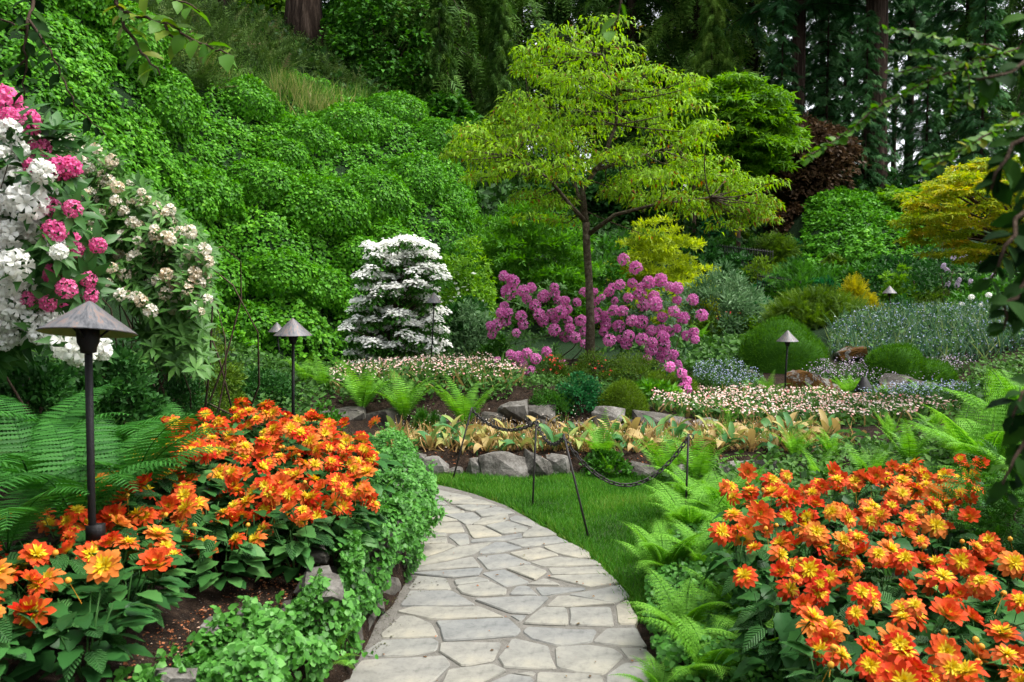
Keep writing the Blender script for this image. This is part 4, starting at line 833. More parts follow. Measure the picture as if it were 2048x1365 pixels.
# ---------------------------------------------------------------- daisies: leaves and small pink white heads
M_daisy = leaf_mat('daisy_head', [(.60,.16,.17), (.70,.36,.32), (.74,.58,.50), (.76,.70,.62)], .7, .2, .2, 0)
def star_tpl(k=8):
    V=[(0,0,.12)]; 
    for i in range(k):
        a = i*2*math.pi/k; b = a+math.pi/k; V += [(.5*math.cos(a), .5*math.sin(a), .1), (.33*math.cos(b), .33*math.sin(b), .02)]
    F = [(0, i+1, (i+1) % (2*k)+1) for i in range(2*k)]; return tpl(V, F, [.0]+[1.]*(2*k))
STAR = star_tpl(5)
DZ1 = [tuple(at(*p)[:2]) for p in ((660,800,9.9),(780,805,9.8),(900,805,9.7),(1010,800,9.8),(1055,790,10.2),(1010,745,11.6),(960,735,12.6),(850,730,12.8),(740,745,12.4),(660,770,11.4))]
DZ2 = [tuple(at(*p)[:2]) for p in ((1300,845,9.5),(1420,865,9.2),(1560,890,8.7),(1750,905,8.3),(1920,900,8.4),(1840,862,9.4),(1640,815,10.8),(1500,790,11.4),(1420,800,11),(1300,800,10.6))]
def daisies(zone, nl, nf, label, hm=1.0):
    g = Geo(); specks(zone, nl, (.0,.14*hm), (.05,.11), (.45,.22), 0, g, LEAF, .7); specks(zone, nf, (.10*hm,.19*hm), (.022,.038), (.58,.22), 1, g, STAR, .4)
    q = tufts(zone, nl//6, (.12*hm,.28*hm), .03, .4, (.75,.2)); g.join(q)
    tag(link('daisies', g.mesh('daisies', [M_low, M_daisy])), label, 'daisies', kind='stuff')
daisies(DZ1, 3600, 1500, 'small pink and white daisies carpeting the upper bed left of the tree', 1.5)
daisies(DZ2, 4600, 2600, 'carpet of pale pink daisies around the right lamp post')
g = tufts(DZ1, 700, (.12,.30), .035, .45, (.55,.25)); tufts(DZ2, 500, (.10,.22), .03, .45, (.6,.25), g)
tag(link('yellowing_leaves', g.mesh('yellowing_leaves', M_tulip)), 'yellowing bulb leaves standing among the pink daisies', 'leaves', kind='stuff')
# ---------------------------------------------------------------- forget-me-nots, iris leaves, red bedding
M_blue = leaf_mat('blue_floret', [(.14,.16,.30), (.24,.28,.42), (.36,.40,.52), (.52,.52,.58)], .7, .2, .2, 0)
M_iris = leaf_mat('iris_blade', [(.025,.07,.04), (.055,.13,.07), (.11,.21,.10), (.24,.30,.10)], .45, .25, .35, 0)
FZ = [tuple(at(*p)[:2]) for p in ((1655,700,14.2),(1740,720,13.8),(1950,725,13.6),(2110,725,13.4),(2110,660,16.2),(1900,655,16.6),(1760,650,16.6),(1665,665,15.6))]
g = Geo(); specks(FZ, 2600, (.06,.36), (.014,.026), (.4,.25), 1, g, QUADF, .6); tufts(FZ, 4800, (.15,.50), .022, .42, (.5,.3), g); specks(FZ, 2600, (0,.3), (.06,.12), (.3,.2), 2, g, DIA, .8)
tag(link('forget_me_nots', g.mesh('forget_me_nots', [M_iris, M_blue, M_low])), 'haze of tiny blue flowers among grey green iris blades at right', 'flowers', kind='stuff')
FZ2 = [tuple(at(*p)[:2]) for p in ((1385,795,11.8),(1480,800,11.6),(1530,760,12.8),(1470,740,13.6),(1390,750,13.2))]
FZ3 = [tuple(at(*p)[:2]) for p in ((1700,860,9.9),(1860,890,9.2),(1960,860,9.6),(1900,815,10.8),(1760,825,10.8))]
FZ4 = [tuple(at(*p)[:2]) for p in ((1590,760,12.8),(1700,780,12.5),(1880,780,12.6),(1960,745,13.2),(1860,735,13.4),(1640,730,13.4))]
M_lav = leaf_mat('lavender_floret', [(.30,.20,.34), (.45,.36,.52), (.60,.50,.60), (.35,.30,.26)], .7, .2, .2, 0)
for z, hgt, nb, mm, lab in ((FZ2,.25,1300,M_blue,'low blue flowers behind the right daisies, left of lamp'), (FZ3,.28,1100,M_blue,'dark clump of small blue flowers right of the daisies'), (FZ4,.26,1500,M_lav,'wispy lilac seed heads around the green moss mounds')):
    g = Geo(); specks(z, nb, (.08,hgt), (.010,.020), (.5,.25), 1, g, QUADF, .6); specks(z, 1500, (0,.2), (.05,.10), (.35,.2), 0, g, NAR, .9); tufts(z, 900, (.12,.30), .008, .4, (.4,.25), g)
    tag(link('small_flowers', g.mesh('small_flowers', [M_low, mm])), lab, 'flowers', kind='stuff')
M_red = leaf_mat('red_floret', [(.35,.008,.02), (.60,.015,.04), (.75,.05,.08)], .6, .2, .2, 0)
RZ = [tuple(at(*p)[:2]) for p in ((1380,700,18.8),(1470,702,18.8),(1490,670,22),(1405,665,22))]
g = Geo(); specks(RZ, 900, (.15,.34), (.07,.13), (.5,.25), 1, g, STAR, .5); specks(RZ, 900, (0,.2), (.1,.2), (.4,.2), 0, g, LEAF, .7)
tag(link('red_flowers', g.mesh('red_flowers', [M_low, M_red])), 'bed of crimson flowers under the small far lamps', 'flowers', kind='stuff')
GZ1 = [tuple(at(*p)[:2]) for p in ((1360,770,12.6),(1480,745,13.4),(1500,700,15.2),(1470,690,17.5),(1380,700,17),(1340,730,14))]
GZ2 = [tuple(at(*p)[:2]) for p in ((430,800,8.0),(620,810,8.2),(700,770,11.5),(690,730,14.2),(480,735,13.4),(380,760,10))]
GZ3 = [tuple(at(*p)[:2]) for p in ((1500,640,18),(1900,640,18.2),(2150,640,18),(2150,560,25),(1750,580,24.5),(1400,560,25),(1300,600,21),(1200,640,16.5),(1360,660,17))]
GZ4 = [tuple(at(*p)[:2]) for p in ((1840,870,8.6),(1960,910,7.6),(2200,900,7.0),(2250,760,11),(1960,760,12.3),(1880,800,10.5))]
GZ5 = [(-6.5,3.2),(-2.4,3.0),(-2.1,4.6),(-2.6,6.6),(-4.2,9.5),(-7,9.5)]
g = Geo()
for z, n, s in ((GZ1,1800,(.10,.2)), (GZ2,3600,(.05,.11)), (GZ3,5200,(.14,.3)), (GZ4,2600,(.05,.11)), (GZ5,5000,(.04,.09))):
    specks(z, n, (0,.16), s, (.4,.22), 0, g, DIA, .6)
GZ6 = [(1.3,5.6),(2.2,5.0),(3.4,5.2),(4.2,6.2),(3.8,7.3),(2.4,7.35),(1.3,7.2)]
specks(GZ6, 4200, (0,.14), (.04,.09), (.55,.22), 0, g, DIA, .6)
specks([(-2.1,9.45),(-.05,9.5),(.1,10.0),(-2.1,10.2)], 1500, (0,.15), (.04,.08), (.55,.22), 0, g, DIA, .6)
CZ = [tuple(at(*p)[:2]) for p in ((1040,820,9.7),(1200,835,9.6),(1330,830,9.8),(1380,780,11),(1340,740,12),(1180,730,11.8),(1060,760,11.3))]
specks(CZ, 3000, (0,.12), (.035,.07), (.5,.22), 0, g, DIA, .6)
GZ7 = [tuple(at(*p)[:2]) for p in ((1880,790,11.5),(1960,745,13.2),(2160,745,13),(2160,790,11))]
specks(GZ7, 2200, (0,.2), (.05,.10), (.6,.22), 0, g, DIA, .6)
tag(link('ground_plants', g.mesh('ground_plants', M_low)), 'low mixed green leaves filling the soil between the shrubs', 'ground cover', kind='stuff')
g = Geo()
for z, n in ((TZ,600), ([(-1.4,8.8),(1.3,8.8),(1.3,9.3),(-1.4,9.3)],300)): specks(z, n, (.02,.16), (.006,.011), (.9,.1), 0, g, QUADF, .5)
tag(link('white_specks', g.mesh('white_specks', M_daisy)), 'tiny white flowers dotted through the withered tulips', 'flowers', kind='stuff')
# ---------------------------------------------------------------- shrubs
M_bark = noisy_mat('bark', [(.3, (.025,.016,.010)), (.55, (.075,.052,.036)), (.8, (.15,.12,.09))], 9, .95, 1.0, 6, .1, 30, (1,1,.25))
M_barkg = noisy_mat('bark_grey', [(.32, (.018,.013,.008)), (.47, (.06,.045,.028)), (.58, (.12,.10,.07)), (.72, (.07,.065,.025))], 16, .95, 1.0, 7, .1, 55)
M_barkr = noisy_mat('bark_fir', [(.36, (.006,.004,.003)), (.5, (.026,.017,.012)), (.64, (.085,.06,.045))], 5, .95, 1.0, 8, .1, 14, (1,1,.16))
def lm(name, *cols, **k): return leaf_mat(name, list(cols), k.get('rough', .5), k.get('trans', .3), k.get('spec', .25), k.get('objvar', .08))
MG = {'mid': lm('leaf_mid', (.015,.06,.006), (.04,.14,.014), (.08,.24,.03)),
      'lime': lm('leaf_lime', (.05,.14,.010), (.13,.30,.02), (.26,.46,.05), trans=.4),
      'yellow': lm('leaf_yellow', (.15,.22,.012), (.32,.42,.022), (.52,.60,.05), trans=.4),
      'gold': lm('leaf_gold', (.12,.16,.008), (.38,.36,.015), (.62,.52,.03), trans=.3),
      'dark': lm('leaf_dark', (.008,.038,.007), (.02,.08,.014), (.045,.14,.026)),
      'grey': lm('leaf_grey', (.045,.11,.04), (.10,.20,.08), (.20,.32,.16)),
      'olive': lm('leaf_olive', (.03,.065,.006), (.075,.15,.014), (.15,.25,.03)),
      'brown': lm('leaf_brown', (.03,.018,.009), (.08,.048,.024), (.15,.095,.048)),
      'moss': lm('leaf_moss', (.02,.075,.004), (.05,.155,.006), (.10,.25,.015), rough=.8),
      'heath': lm('leaf_heath', (.045,.075,.006), (.09,.17,.010), (.15,.27,.02), rough=.8),
      'bright': lm('leaf_bright', (.03,.10,.008), (.07,.22,.016), (.15,.36,.04), trans=.4),
      'emer': lm('leaf_emerald', (.008,.055,.016), (.02,.12,.035), (.05,.20,.06)),
      'jm': lm('leaf_jmaple', (.04,.12,.008), (.11,.27,.015), (.22,.42,.03), trans=.4),
      'copper': lm('leaf_copper', (.13,.23,.010), (.26,.36,.015), (.44,.42,.022), (.50,.29,.045), trans=.4)}
def clumps_on(rx, ry, rz, k, seed, jitter=.16, low=-.25):
    r = np.random.default_rng(seed); d = nrm(r.normal(size=(k*3, 3))); d = d[d[:, 2] > low][:k]
    return d*np.array([rx, ry, rz])*r.uniform(.72, 1+jitter, (len(d), 1)), d
def foliage(C0, Nrm, per, rad, T, size, flat=.6, droop=.0, upw=.6, seed=0, geo=None, tvar=.17, tclump=.13, mat=0, dirup=.3):
    """leaf clumps: C0 centres, Nrm outward; leaves fill little domes"""
    k = len(C0); n = k*per; c = np.repeat(C0, per, 0); nn = np.repeat(Nrm, per, 0)
    d = nrm(rng.normal(size=(n, 3))); d = np.where((np.sum(d*nn, 1) < -.25)[:, None], -d, d)
    rr = np.repeat(np.broadcast_to(rad, (k,)), per)
    P = c+d*(rr*rng.random(n)**.45)[:, None]*np.array([1, 1, flat])
    ld = nrm(d*.7+nn*.3+rng.normal(0, .45, (n, 3))+np.array([0, 0, dirup-droop])); ln = nrm(d*.35+np.array([0, -.05, upw])+rng.normal(0, .4, (n, 3)))
    tint = np.clip(np.repeat(rng.normal(.5, tclump, k), per)+rng.normal(0, tvar, n), 0, 1)
    return scat(T, P, frames(ld, ln), size*rng.uniform(.7, 1.25, n), tint, mat, geo)
def stems(base, tops, r0, geo=None, k=5, mat=0, sag=.15, jit=.04):
    g = geo or Geo()
    for t in tops:
        b = np.array(base)+rng.normal(0, jit, 3)*np.array([1, 1, 0]); m = (b+t)/2+rng.normal(0, jit*2, 3)+np.array([0, 0, sag*np.linalg.norm(t-b)*.3])
        tube(bez(b, m, t, 6), np.linspace(r0, r0*.25, 6), k, .5, mat, g)
    return g
def shrub(name, label, px, py, Y, w, h, key, T=LEAF, size=.07, k=70, per=26, cl=.22, flat=.7, group=None, cat='shrub', depth=None, sink=.0, droop=0, low=-.2, upw=.6, dirup=.3, tclump=.13):
    """px,py = photo pixel of the middle of its foot, w,h photo size, Y distance"""
    p = at(px, py, Y); s = mpp(Y); rx, rz = w*s/2, h*s; ry = rx*(depth or .85); z = min(p[2], h1(p[0], p[1])+.02)
    rz = rz+(p[2]-z)
    t = thing(name, label, cat, (p[0], p[1], z), 0, group)
    c, d = clumps_on(rx*(1-cl*.5), ry*(1-cl*.5), rz*(1-cl*.5), k, int(px+py), low=low); 
    c[:, 2] = np.maximum(c[:, 2]*(.95), rz*.04)
    g = foliage(c, d, per, cl*min(rx, rz)*1.25, T, size, flat, droop, upw, dirup=dirup, tclump=tclump)
    ci, di = clumps_on(rx*.55, ry*.55, rz*.6, k//4, int(px), low=-.1); foliage(ci, di, per, cl*min(rx, rz)*1.5, T, size, flat, geo=g, tclump=.05)
    link('foliage', g.mesh(name+'_foliage', MG[key]), t)
    link('stems', stems((0, 0, -.02), c[rng.choice(len(c), min(len(c), 10), False)]*.85, max(.008, rx*.02)).mesh(name+'_stems', M_bark), t)
    return t
def mound(name, label, px, py, Y, w, h, key, blade=.05, n=5200, group=None, cat='shrub', depth=.8, wob=.12, bw=.007, lean=.35):
    p = at(px, py, Y); s = mpp(Y); rx, rz = w*s/2, h*s; ry = rx*depth; z = min(p[2], h1(p[0], p[1])+.01); rz += p[2]-z
    t = thing(name, label, cat, (p[0], p[1], z), 0, group); sd = random.random()*50
    def rad(d): return 1+wob*np.array([mnoise.noise(Vector(v)*1.6+Vector((sd, 0, 0)))+.5*mnoise.noise(Vector(v)*4+Vector((sd, 3, 0))) for v in d])
    U, Vv = np.meshgrid(np.linspace(0, 2*math.pi, 28, endpoint=False), np.linspace(-.12, math.pi/2, 10)); d = np.column_stack([(np.cos(U)*np.cos(Vv)).ravel(), (np.sin(U)*np.cos(Vv)).ravel(), np.sin(Vv).ravel()])
    V = d*np.array([rx, ry, rz])*(rad(d)*.96)[:, None]; i = np.arange(9)[:, None]*28; j = np.arange(28)[None]; j2 = (j+1) % 28
    core = Geo().add(V, np.stack([i+j, i+j2, i+28+j2, i+28+j], -1).reshape(-1, 4), .2)
    link('twig_core', core.mesh(name+'_core', MG[key]), t)
    d = nrm(rng.normal(size=(n, 3))); d[:, 2] = np.abs(d[:, 2])*.98+.0; d = nrm(d); P = d*np.array([rx, ry, rz])*(rad(d)*(.94+.06*rng.random(n)))[:, None]
    up = nrm(d/np.array([rx, ry, rz])*min(rx, rz)+np.array([0, 0, .3])+rng.normal(0, lean, (n, 3))); hh = blade*rng.uniform(.6, 1.3, n)
    cl = np.array([mnoise.noise(Vector(v)*9+Vector((sd, 1, 2))) for v in d])
    g = scat(BLADE, P, frames(up, rdir(n)), np.column_stack([np.full(n, bw), hh, hh]), np.clip(rng.normal(.5, .18, n)+cl*.4, 0, 1))
    link('foliage', g.mesh(name+'_foliage', MG[key]), t); return t

# ---- rhododendrons: trusses of bell flowers over whorls of long leaves
def truss_tpl(seed, n=34, fs=.72, dmin=.87):
    r = np.random.default_rng(seed); g = Geo(); d = nrm(r.normal(size=(n*9, 3))); d = d[d[:, 2] > -.35]; out = []
    for v in d:
        if all(np.dot(v, o) < dmin for o in out): out.append(v)
    for v in out[:n]:
        M = frames(nrm(np.cross(v, r.normal(size=3)))[None], v[None])[0]; sp = r.random()*6
        for i in range(5):
            a = sp+i*1.2566; ca, sa = math.cos(a), math.sin(a)
            loc = np.array([[0,0,-.42], [ca*.14-sa*.10, sa*.14+ca*.10, -.06], [ca*.14+sa*.10, sa*.14-ca*.10, -.06], [ca*.36-sa*.17, sa*.36+ca*.17, .06], [ca*.36+sa*.17, sa*.36-ca*.17, .06], [ca*.46, sa*.46, -.02]])
            V = loc@M.T*fs+v*r.uniform(.66, .84)
            g.add(V, [A((0,2,1), (3,4,5)), A((1,2,4,3))], np.clip(r.normal(.5, .2), 0, 1), [0,.2,.2,.8,.8,1])
    return g
M_purple = lm('purple_petal', (.58,.11,.38), (.78,.23,.56), (.88,.44,.72), trans=.35)
M_pink = lm('pink_petal', (.52,.05,.20), (.72,.13,.32), (.80,.28,.45), trans=.35)
M_white = lm('white_petal', (.66,.66,.58), (.80,.80,.74), (.86,.86,.82), trans=.3, objvar=.05)
M_cream = lm('cream_petal', (.55,.42,.26), (.72,.64,.50), (.78,.75,.66), trans=.3, objvar=.3)
M_coral = lm('coral_petal', (.62,.035,.03), (.78,.09,.07), (.84,.20,.15), trans=.3)
def truss_meshes(mat, nm): return [truss_tpl(s).mesh(nm, mat) for s in (1, 2, 3)]
TR = {k: truss_meshes(m, k+'_truss') for k, m in (('purple', M_purple), ('pink', M_pink))}
TR['white'] = [truss_tpl(s, 22, 1.0, .80).mesh('white_truss', M_white) for s in (1, 2, 3)]
TR['cream'] = [truss_tpl(s, n_, 1.05, .75).mesh('cream_truss', M_cream) for s, n_ in ((4, 9), (5, 6), (6, 12))]
M_rleaf = lm('rhododendron_leaf', (.015,.06,.012), (.035,.11,.022), (.07,.18,.035), rough=.4, spec=.35, trans=.2)
M_rleafl = lm('rhododendron_leaf_light', (.03,.09,.016), (.065,.17,.03), (.13,.28,.055), rough=.42, spec=.35, trans=.25)
LANCE = tpl([(0,0,0), (-.10,.2,.03), (0,.22,0), (.10,.2,.03), (-.16,.55,.04), (0,.57,0), (.16,.55,.04), (0,1,-.12)], [(0,2,1), (0,3,2), (1,2,5,4), (2,3,6,5), (4,5,7), (5,6,7)])
def whorls(C0, Nrm, L, geo, k=8, spread=.9, mat=0, drop=.0):
    n = len(C0)*k; c = np.repeat(C0, k, 0); nn = np.repeat(Nrm, k, 0); a = np.tile(np.arange(k)*2*math.pi/k, len(C0))+np.repeat(rng.random(len(C0))*6, k)
    x = nrm(np.cross(nn, np.array([.31, .2, 1]))); y = np.cross(nn, x)
    d = nrm((np.cos(a)[:, None]*x+np.sin(a)[:, None]*y)*spread+nn*rng.uniform(-.15, .55, (n, 1))+rng.normal(0, .12, (n, 3))-np.array([0, 0, drop])); 
    return scat(LANCE, c, frames(d, nrm(nn+np.array([0, 0, .5])+rng.normal(0, .2, (n, 3)))), L*rng.uniform(.7, 1.15, n), np.clip(np.repeat(rng.normal(.5, .15, len(C0)), k)+rng.normal(0, .13, n), 0, 1), mat, geo)
def rhododendron(label, key, trs, base, Lleaf, leafm, extra_c, extra_n, group=None, lk=8, fade=0, name='rhododendron'):
    """trs: list of (point, radius, facing)"""
    t = thing(name, label, 'rhododendron', tuple(base), 0, group); b = np.array(base)
    pts = np.array([p for p, r, n in trs])-b; nn = np.array([n for p, r, n in trs]); rr = np.array([r for p, r, n in trs])
    g = Geo(); whorls(pts-nn*rr[:, None]*.75, nn, Lleaf, g, lk)
    if len(extra_c): whorls(extra_c-b, extra_n, Lleaf, g, lk, mat=0)
    link('foliage', g.mesh('rhododendron_foliage', leafm), t)
    allp = np.concatenate([pts-nn*rr[:, None]*.9, extra_c-b]) if len(extra_c) else pts
    link('stems', stems((0, 0, -.05), allp[::36], .010, k=4, sag=.5, jit=.3).mesh('rhododendron_stems', M_bark), t)
    for (p, r, n) in trs: link('flower_truss', random.choice(TR[key]), t, tuple(np.array(p)-b), aim(tuple(n), random.random()*6.28), r*1.2)
    return t
TRU = [(205,225,42),(278,272,55),(247,362,62),(370,352,48),(435,327,42),(545,397,50),(637,370,42),(635,322,36),(400,420,38),(470,472,45),(725,437,40),(665,430,36),(828,450,35),(207,483,38),(180,540,42),(240,540,42),(352,567,45),(370,637,42),(503,552,46),(537,607,46),(615,552,48),(690,530,52),(750,510,36),(640,590,36),(752,605,36),(862,607,48),(222,612,42),(150,640,48),(90,650,38),(105,720,38),(310,710,34),(637,685,50),(765,672,42),(730,737,46),(812,747,46),(890,700,40),(888,805,36),(890,365,40)]
TRU2 = [(975,360,34),(985,440,38),(1040,407,28),(1100,362,40),(1130,320,34),(1195,297,42),(1225,83,48),(1330,155,52),(1300,285,40),(1370,320,36),(1440,280,52),(1540,262,56),(1615,315,40),(1680,330,50),(1365,382,52),(1482,400,46),(1495,465,58),(1395,470,50),(1265,410,40),(1150,435,30),(1140,515,42),(1220,525,44),(1000,540,44),(1075,570,44),(990,590,36),(1185,652,48),(1075,640,44),(1055,700,36),(1295,605,46),(1375,615,54),(1105,770,50),(1270,735,46),(1250,800,48),(1382,765,50),(1460,690,42),(1470,790,40),(1555,575,42),(1655,525,46),(1730,580,50),(1680,430,36),(1815,427,46),(1893,557,48),(1545,680,40),(1615,700,42),(1560,740,48),(1570,805,52),(1680,672,34),(1455,850,50),(1560,893,62),(1650,895,42),(1765,735,42),(1825,705,40),(1835,765,34),(1425,930,40),(1620,1000,42),(1685,985,40),(1720,1055,42),(1760,1120,42),(1740,1190,58),(1190,760,30)]
TRU3 = [(260,895,38),(325,915,44),(400,880,40),(155,955,38),(275,1010,44),(365,975,40),(350,1040,42),(433,1037,44),(475,930,44),(568,868,40),(705,970,34)]
def mk(trl, cx, cz, Y0, dy, S=4.2667, ox=960, oy=500):
    out=[]
    for x, y, r in trl:
        px, py = ox+x/S, oy+y/S; e = max(0, 1-((px-cx)/200)**2-((py-cz)/150)**2); Y = Y0-dy*math.sqrt(e)+random.uniform(-.1, .25)
        if py > 732 and px > 1330: Y = 10.5+random.uniform(-.1, .1)
        p = at(px, py, Y); n = nrm(np.array([(px-cx)/130, -.9, (cz-py)/130+.55])+rng.normal(0, .2, 3)); out.append((p, r/S*mpp(Y)*1.12, n))
    return out
def extra(px0, px1, py0, py1, Y0, dy, k, cx, cz, keep=None):
    c=[]; nn=[]
    while len(c) < k:
        px, py = random.uniform(px0, px1), random.uniform(py0, py1)
        if ((px-(px0+px1)/2)/((px1-px0)/2))**2+((py-(py0+py1)/2)/((py1-py0)/2))**2 > 1: continue
        c.append(at(px, py, Y0+random.uniform(-.1, dy))); nn.append(nrm(np.array([(px-cx)/200, -.8, (cz-py)/200+.8])+rng.normal(0, .3, 3)))
    return np.array(c), np.array(nn)
e1, n1 = extra(985,1190,560,730,12.3,.9,95,1090,650)
rhododendron('purple rhododendron, the lower open half left of the thin tree trunk', 'purple', mk(TRU, 1080, 640, 12.5, .55), (at(1090,735,12.4)[0], 12.4, h1(.5,12.4)), .12, M_rleafl, e1, n1, 'purple rhododendrons')
e1, n1 = extra(1190,1395,560,740,12.4,.9,120,1300,640)
rhododendron('tall purple rhododendron right of the thin tree trunk, densest in flower', 'purple', mk(TRU2, 1300, 660, 12.6, .6), (at(1300,745,12.5)[0], 12.5, h1(2.1,12.5)), .12, M_rleaf, e1, n1, 'purple rhododendrons')
e1, n1 = extra(995,1090,690,755,11.6,.4,26,1045,725)
rhododendron('small low purple rhododendron left of the coral azalea', 'purple', mk(TRU3, 1045, 735, 11.5, .2), (at(1045,760,11.5)[0], 11.5, h1(.15,11.5)), .10, M_rleafl, e1, n1, 'purple rhododendrons')
PINK = [(8,205,34),(52,246,30),(80,298,22),(62,332,16),(118,338,26),(142,335,22),(102,414,20),(146,418,19),(110,463,24),(140,488,25),(150,500,18),(195,491,17),(112,550,24),(133,578,21),(178,560,17),(180,592,17),(60,600,19),(97,608,17),(128,620,14),(20,235,20)]
WHITE = [(18,262,22),(8,318,24),(40,300,16),(30,370,30),(70,352,28),(85,345,22),(55,405,34),(28,432,34),(75,440,28),(20,470,26),(60,462,24),(108,490,18),(118,505,15),(12,500,26),(30,530,28),(15,560,30),(42,575,24),(20,610,26),(48,600,18),(15,640,22),(65,640,24),(105,640,22),(35,665,22),(140,690,30),(190,690,26),(160,705,26),(205,705,16),(80,668,20),(5,405,24),(5,680,20),(95,380,16)]
def mk2(trl, Y0, cx, cz, sc=1.1):
    out=[]
    for px, py, r in trl:
        Y = Y0+random.uniform(-.15, .15); out.append((at(px, py, Y), r*mpp(Y)*sc, nrm(np.array([(px-cx)/160+.25, -.85, (cz-py)/300+.35])+rng.normal(0, .15, 3))))
    return out
b = at(40, 880, 4.6); e1, n1 = extra(-120,190,200,720,4.45,.7,120,40,450)
rhododendron('pink rhododendron trusses rising among white ones at the left frame edge', 'pink', mk2(PINK, 4.3, 60, 430, .98), (b[0]-.1, 4.75, h1(b[0]-.1, 4.75)), .15, M_rleaf, e1, n1)
e1, n1 = extra(-140,140,240,730,4.4,.6,70,0,480)
rhododendron('white rhododendron with frilly trusses at the left frame edge', 'white', mk2(WHITE, 4.25, 30, 480), (b[0]-.35, 4.5, h1(b[0]-.35, 4.5)), .14, M_rleaf, e1, n1)
# cream rhododendron behind: many faded trusses
ce = []; r_ = random.Random(4)
def inC(px, py): return inpoly(np.array([[px, py]]), [(60,270),(150,275),(230,320),(300,390),(370,440),(415,500),(425,600),(400,640),(300,630),(240,600),(200,560),(170,450),(90,380)])[0]
while len(ce) < 190:
    px, py = r_.uniform(60, 430), r_.uniform(270, 640)
    if inC(px, py): ce.append((px, py, r_.uniform(9, 17)))
b = at(280, 760, 6.6); tr = []
for px, py, r in ce:
    Y = 6.05+r_.uniform(-.2, .25)-.3*(py-450)/200; tr.append((at(px, py, Y), r*mpp(Y)*.85, nrm(np.array([(px-260)/180, -.8, .5])+rng.normal(0, .2, 3))))
ec=[]; en=[]
while len(ec) < 760:
    px, py = r_.uniform(40, 440), r_.uniform(262, 740)
    if inC(px+r_.uniform(-12, 12), min(py, 625)+r_.uniform(-12, 12)): ec.append(at(px, py, 6.5+r_.uniform(-.45, .7)-.3*(py-450)/200)); en.append(nrm(np.array([(px-260)/180, -.7, .7])+rng.normal(0, .25, 3)))
rhododendron('rhododendron with faded cream flowers filling the left below the ivy bank', 'cream', tr, (b[0], 6.8, h1(b[0], 6.8)), .12, M_rleafl, np.array(ec), np.array(en))
# azaleas
def azalea(label, px, py, Y, w, h, key, nfl, size, lk=60):
    t = shrub('azalea', label, px, py, Y, w, h, key, NAR, .045, lk, 34, .3, .7, None, 'azalea')
    s = mpp(Y); f = Geo(); c, d = clumps_on(w*s/2, w*s/2*.85, h*s, nfl, int(px)+1, .08, .0); n = len(c); c = c[d[:, 1] < .35]; d = d[d[:, 1] < .35]; n = len(c)
    for i in range(n): link('blossom', AZF, t, tuple(c[i]), aim(tuple(d[i]+np.array([0, -.3, .2])), random.random()*6), size*random.uniform(.7, 1.2))
def az_mesh():
    g = Geo()
    for i in range(5):
        V, F, U = petal(.55, .2, .2, -.4, nu=4, nv=3); V = rotz(rotx(V, math.radians(28)), i*1.2566); g.add(V, F, .3+.1*i, U)
    return g.mesh('azalea_blossom', M_coral)
AZF = az_mesh()
azalea('coral azalea in flower between purple rhododendron and nepeta clump', 1105, 775, 10.9, 62, 72, 'olive', 60, .045)
azalea('low coral azalea at the foot of the thin tree trunk', 1190, 735, 11.2, 90, 34, 'olive', 26, .042, 40)
shrub('azalea', 'dark olive azalea out of flower right of the tree foot', 1270, 775, 11.2, 140, 66, 'olive', NAR, .045, 90, 34, .25, .6, None, 'azalea')
# central foreground green mounds
shrub('nepeta_clump', 'fresh green leafy clump hanging over the rocks below the tree', 1160, 848, 9.5, 96, 112, 'emer', ROUND, .03, 90, 34, .3, .7)
shrub('leafy_clump', 'fine leaved light green clump left of the hanging clump', 1098, 838, 9.4, 84, 70, 'mid', NAR, .04, 70, 40, .3, .7)
mound('heather_dome', 'clipped green heather dome on the rocks below purple rhododendron', 1246, 840, 9.4, 104, 76, 'heath', .045, 5200)
mound('heather_dome', 'dark green heather behind the clipped dome, under rhododendron', 1335, 785, 10.8, 120, 44, 'heath', .05, 3600)
shrub('leafy_clump', 'leafy green clump with a fern at the back of lawn', 1210, 968, 7.15, 110, 62, 'mid', ROUND, .03, 80, 30, .28, .7)
shrub('grassy_clump', 'arching light green clump right of the heather dome', 1310, 805, 10.2, 80, 40, 'bright', NAR, .12, 40, 20, .3, .6, droop=.3)
shrub('small_bush', 'small green conifer sprig in front of the second rock edging', 855, 860, 8.9, 46, 42, 'mid', FEATH, .09, 30, 14, .3, .7)
# behind the upper bed
t = shrub('green_shrub', 'dark green shrub behind lamp, right of the white viburnum', 930, 735, 14.2, 130, 140, 'dark', LEAF, .09, 110, 30, .25, .7)
shrub('grey_leaved_bush', 'grey green shrub between viburnum lamp and purple rhododendron', 935, 690, 13.8, 110, 95, 'grey', LEAF, .085, 80, 26, .28, .7)
shrub('small_bush', 'mid green bush at the left foot of purple rhododendron', 990, 745, 12.9, 70, 80, 'mid', LEAF, .07, 60, 26, .28, .7)
shrub('maple_shrub', 'broad light green maple behind the dogwood trunk', 1060, 610, 18.5, 270, 225, 'bright', PALM3, .15, 170, 44, .2, .35, None, 'maple', low=-.05)
shrub('maple_shrub', 'dense green maple below ivy bank, left of dogwood trunk', 950, 600, 20.5, 190, 190, 'bright', PALM3, .15, 110, 40, .22, .4, None, 'maple', low=-.05)
shrub('green_shrub', 'laurel like green shrub at the right foot of ivy bank', 905, 610, 17.3, 130, 150, 'mid', LEAF, .10, 100, 36, .25, .6)
shrub('yellow_maple', 'yellow green maple behind the purple rhododendron', 1318, 620, 20.0, 220, 190, 'yellow', PALM3, .15, 150, 40, .2, .3, None, 'maple', low=-.05)
shrub('green_shrub', 'dark green shrub deep behind the thin trunk', 1190, 600, 19.5, 150, 130, 'mid', LEAF, .14, 90, 30, .25, .6)
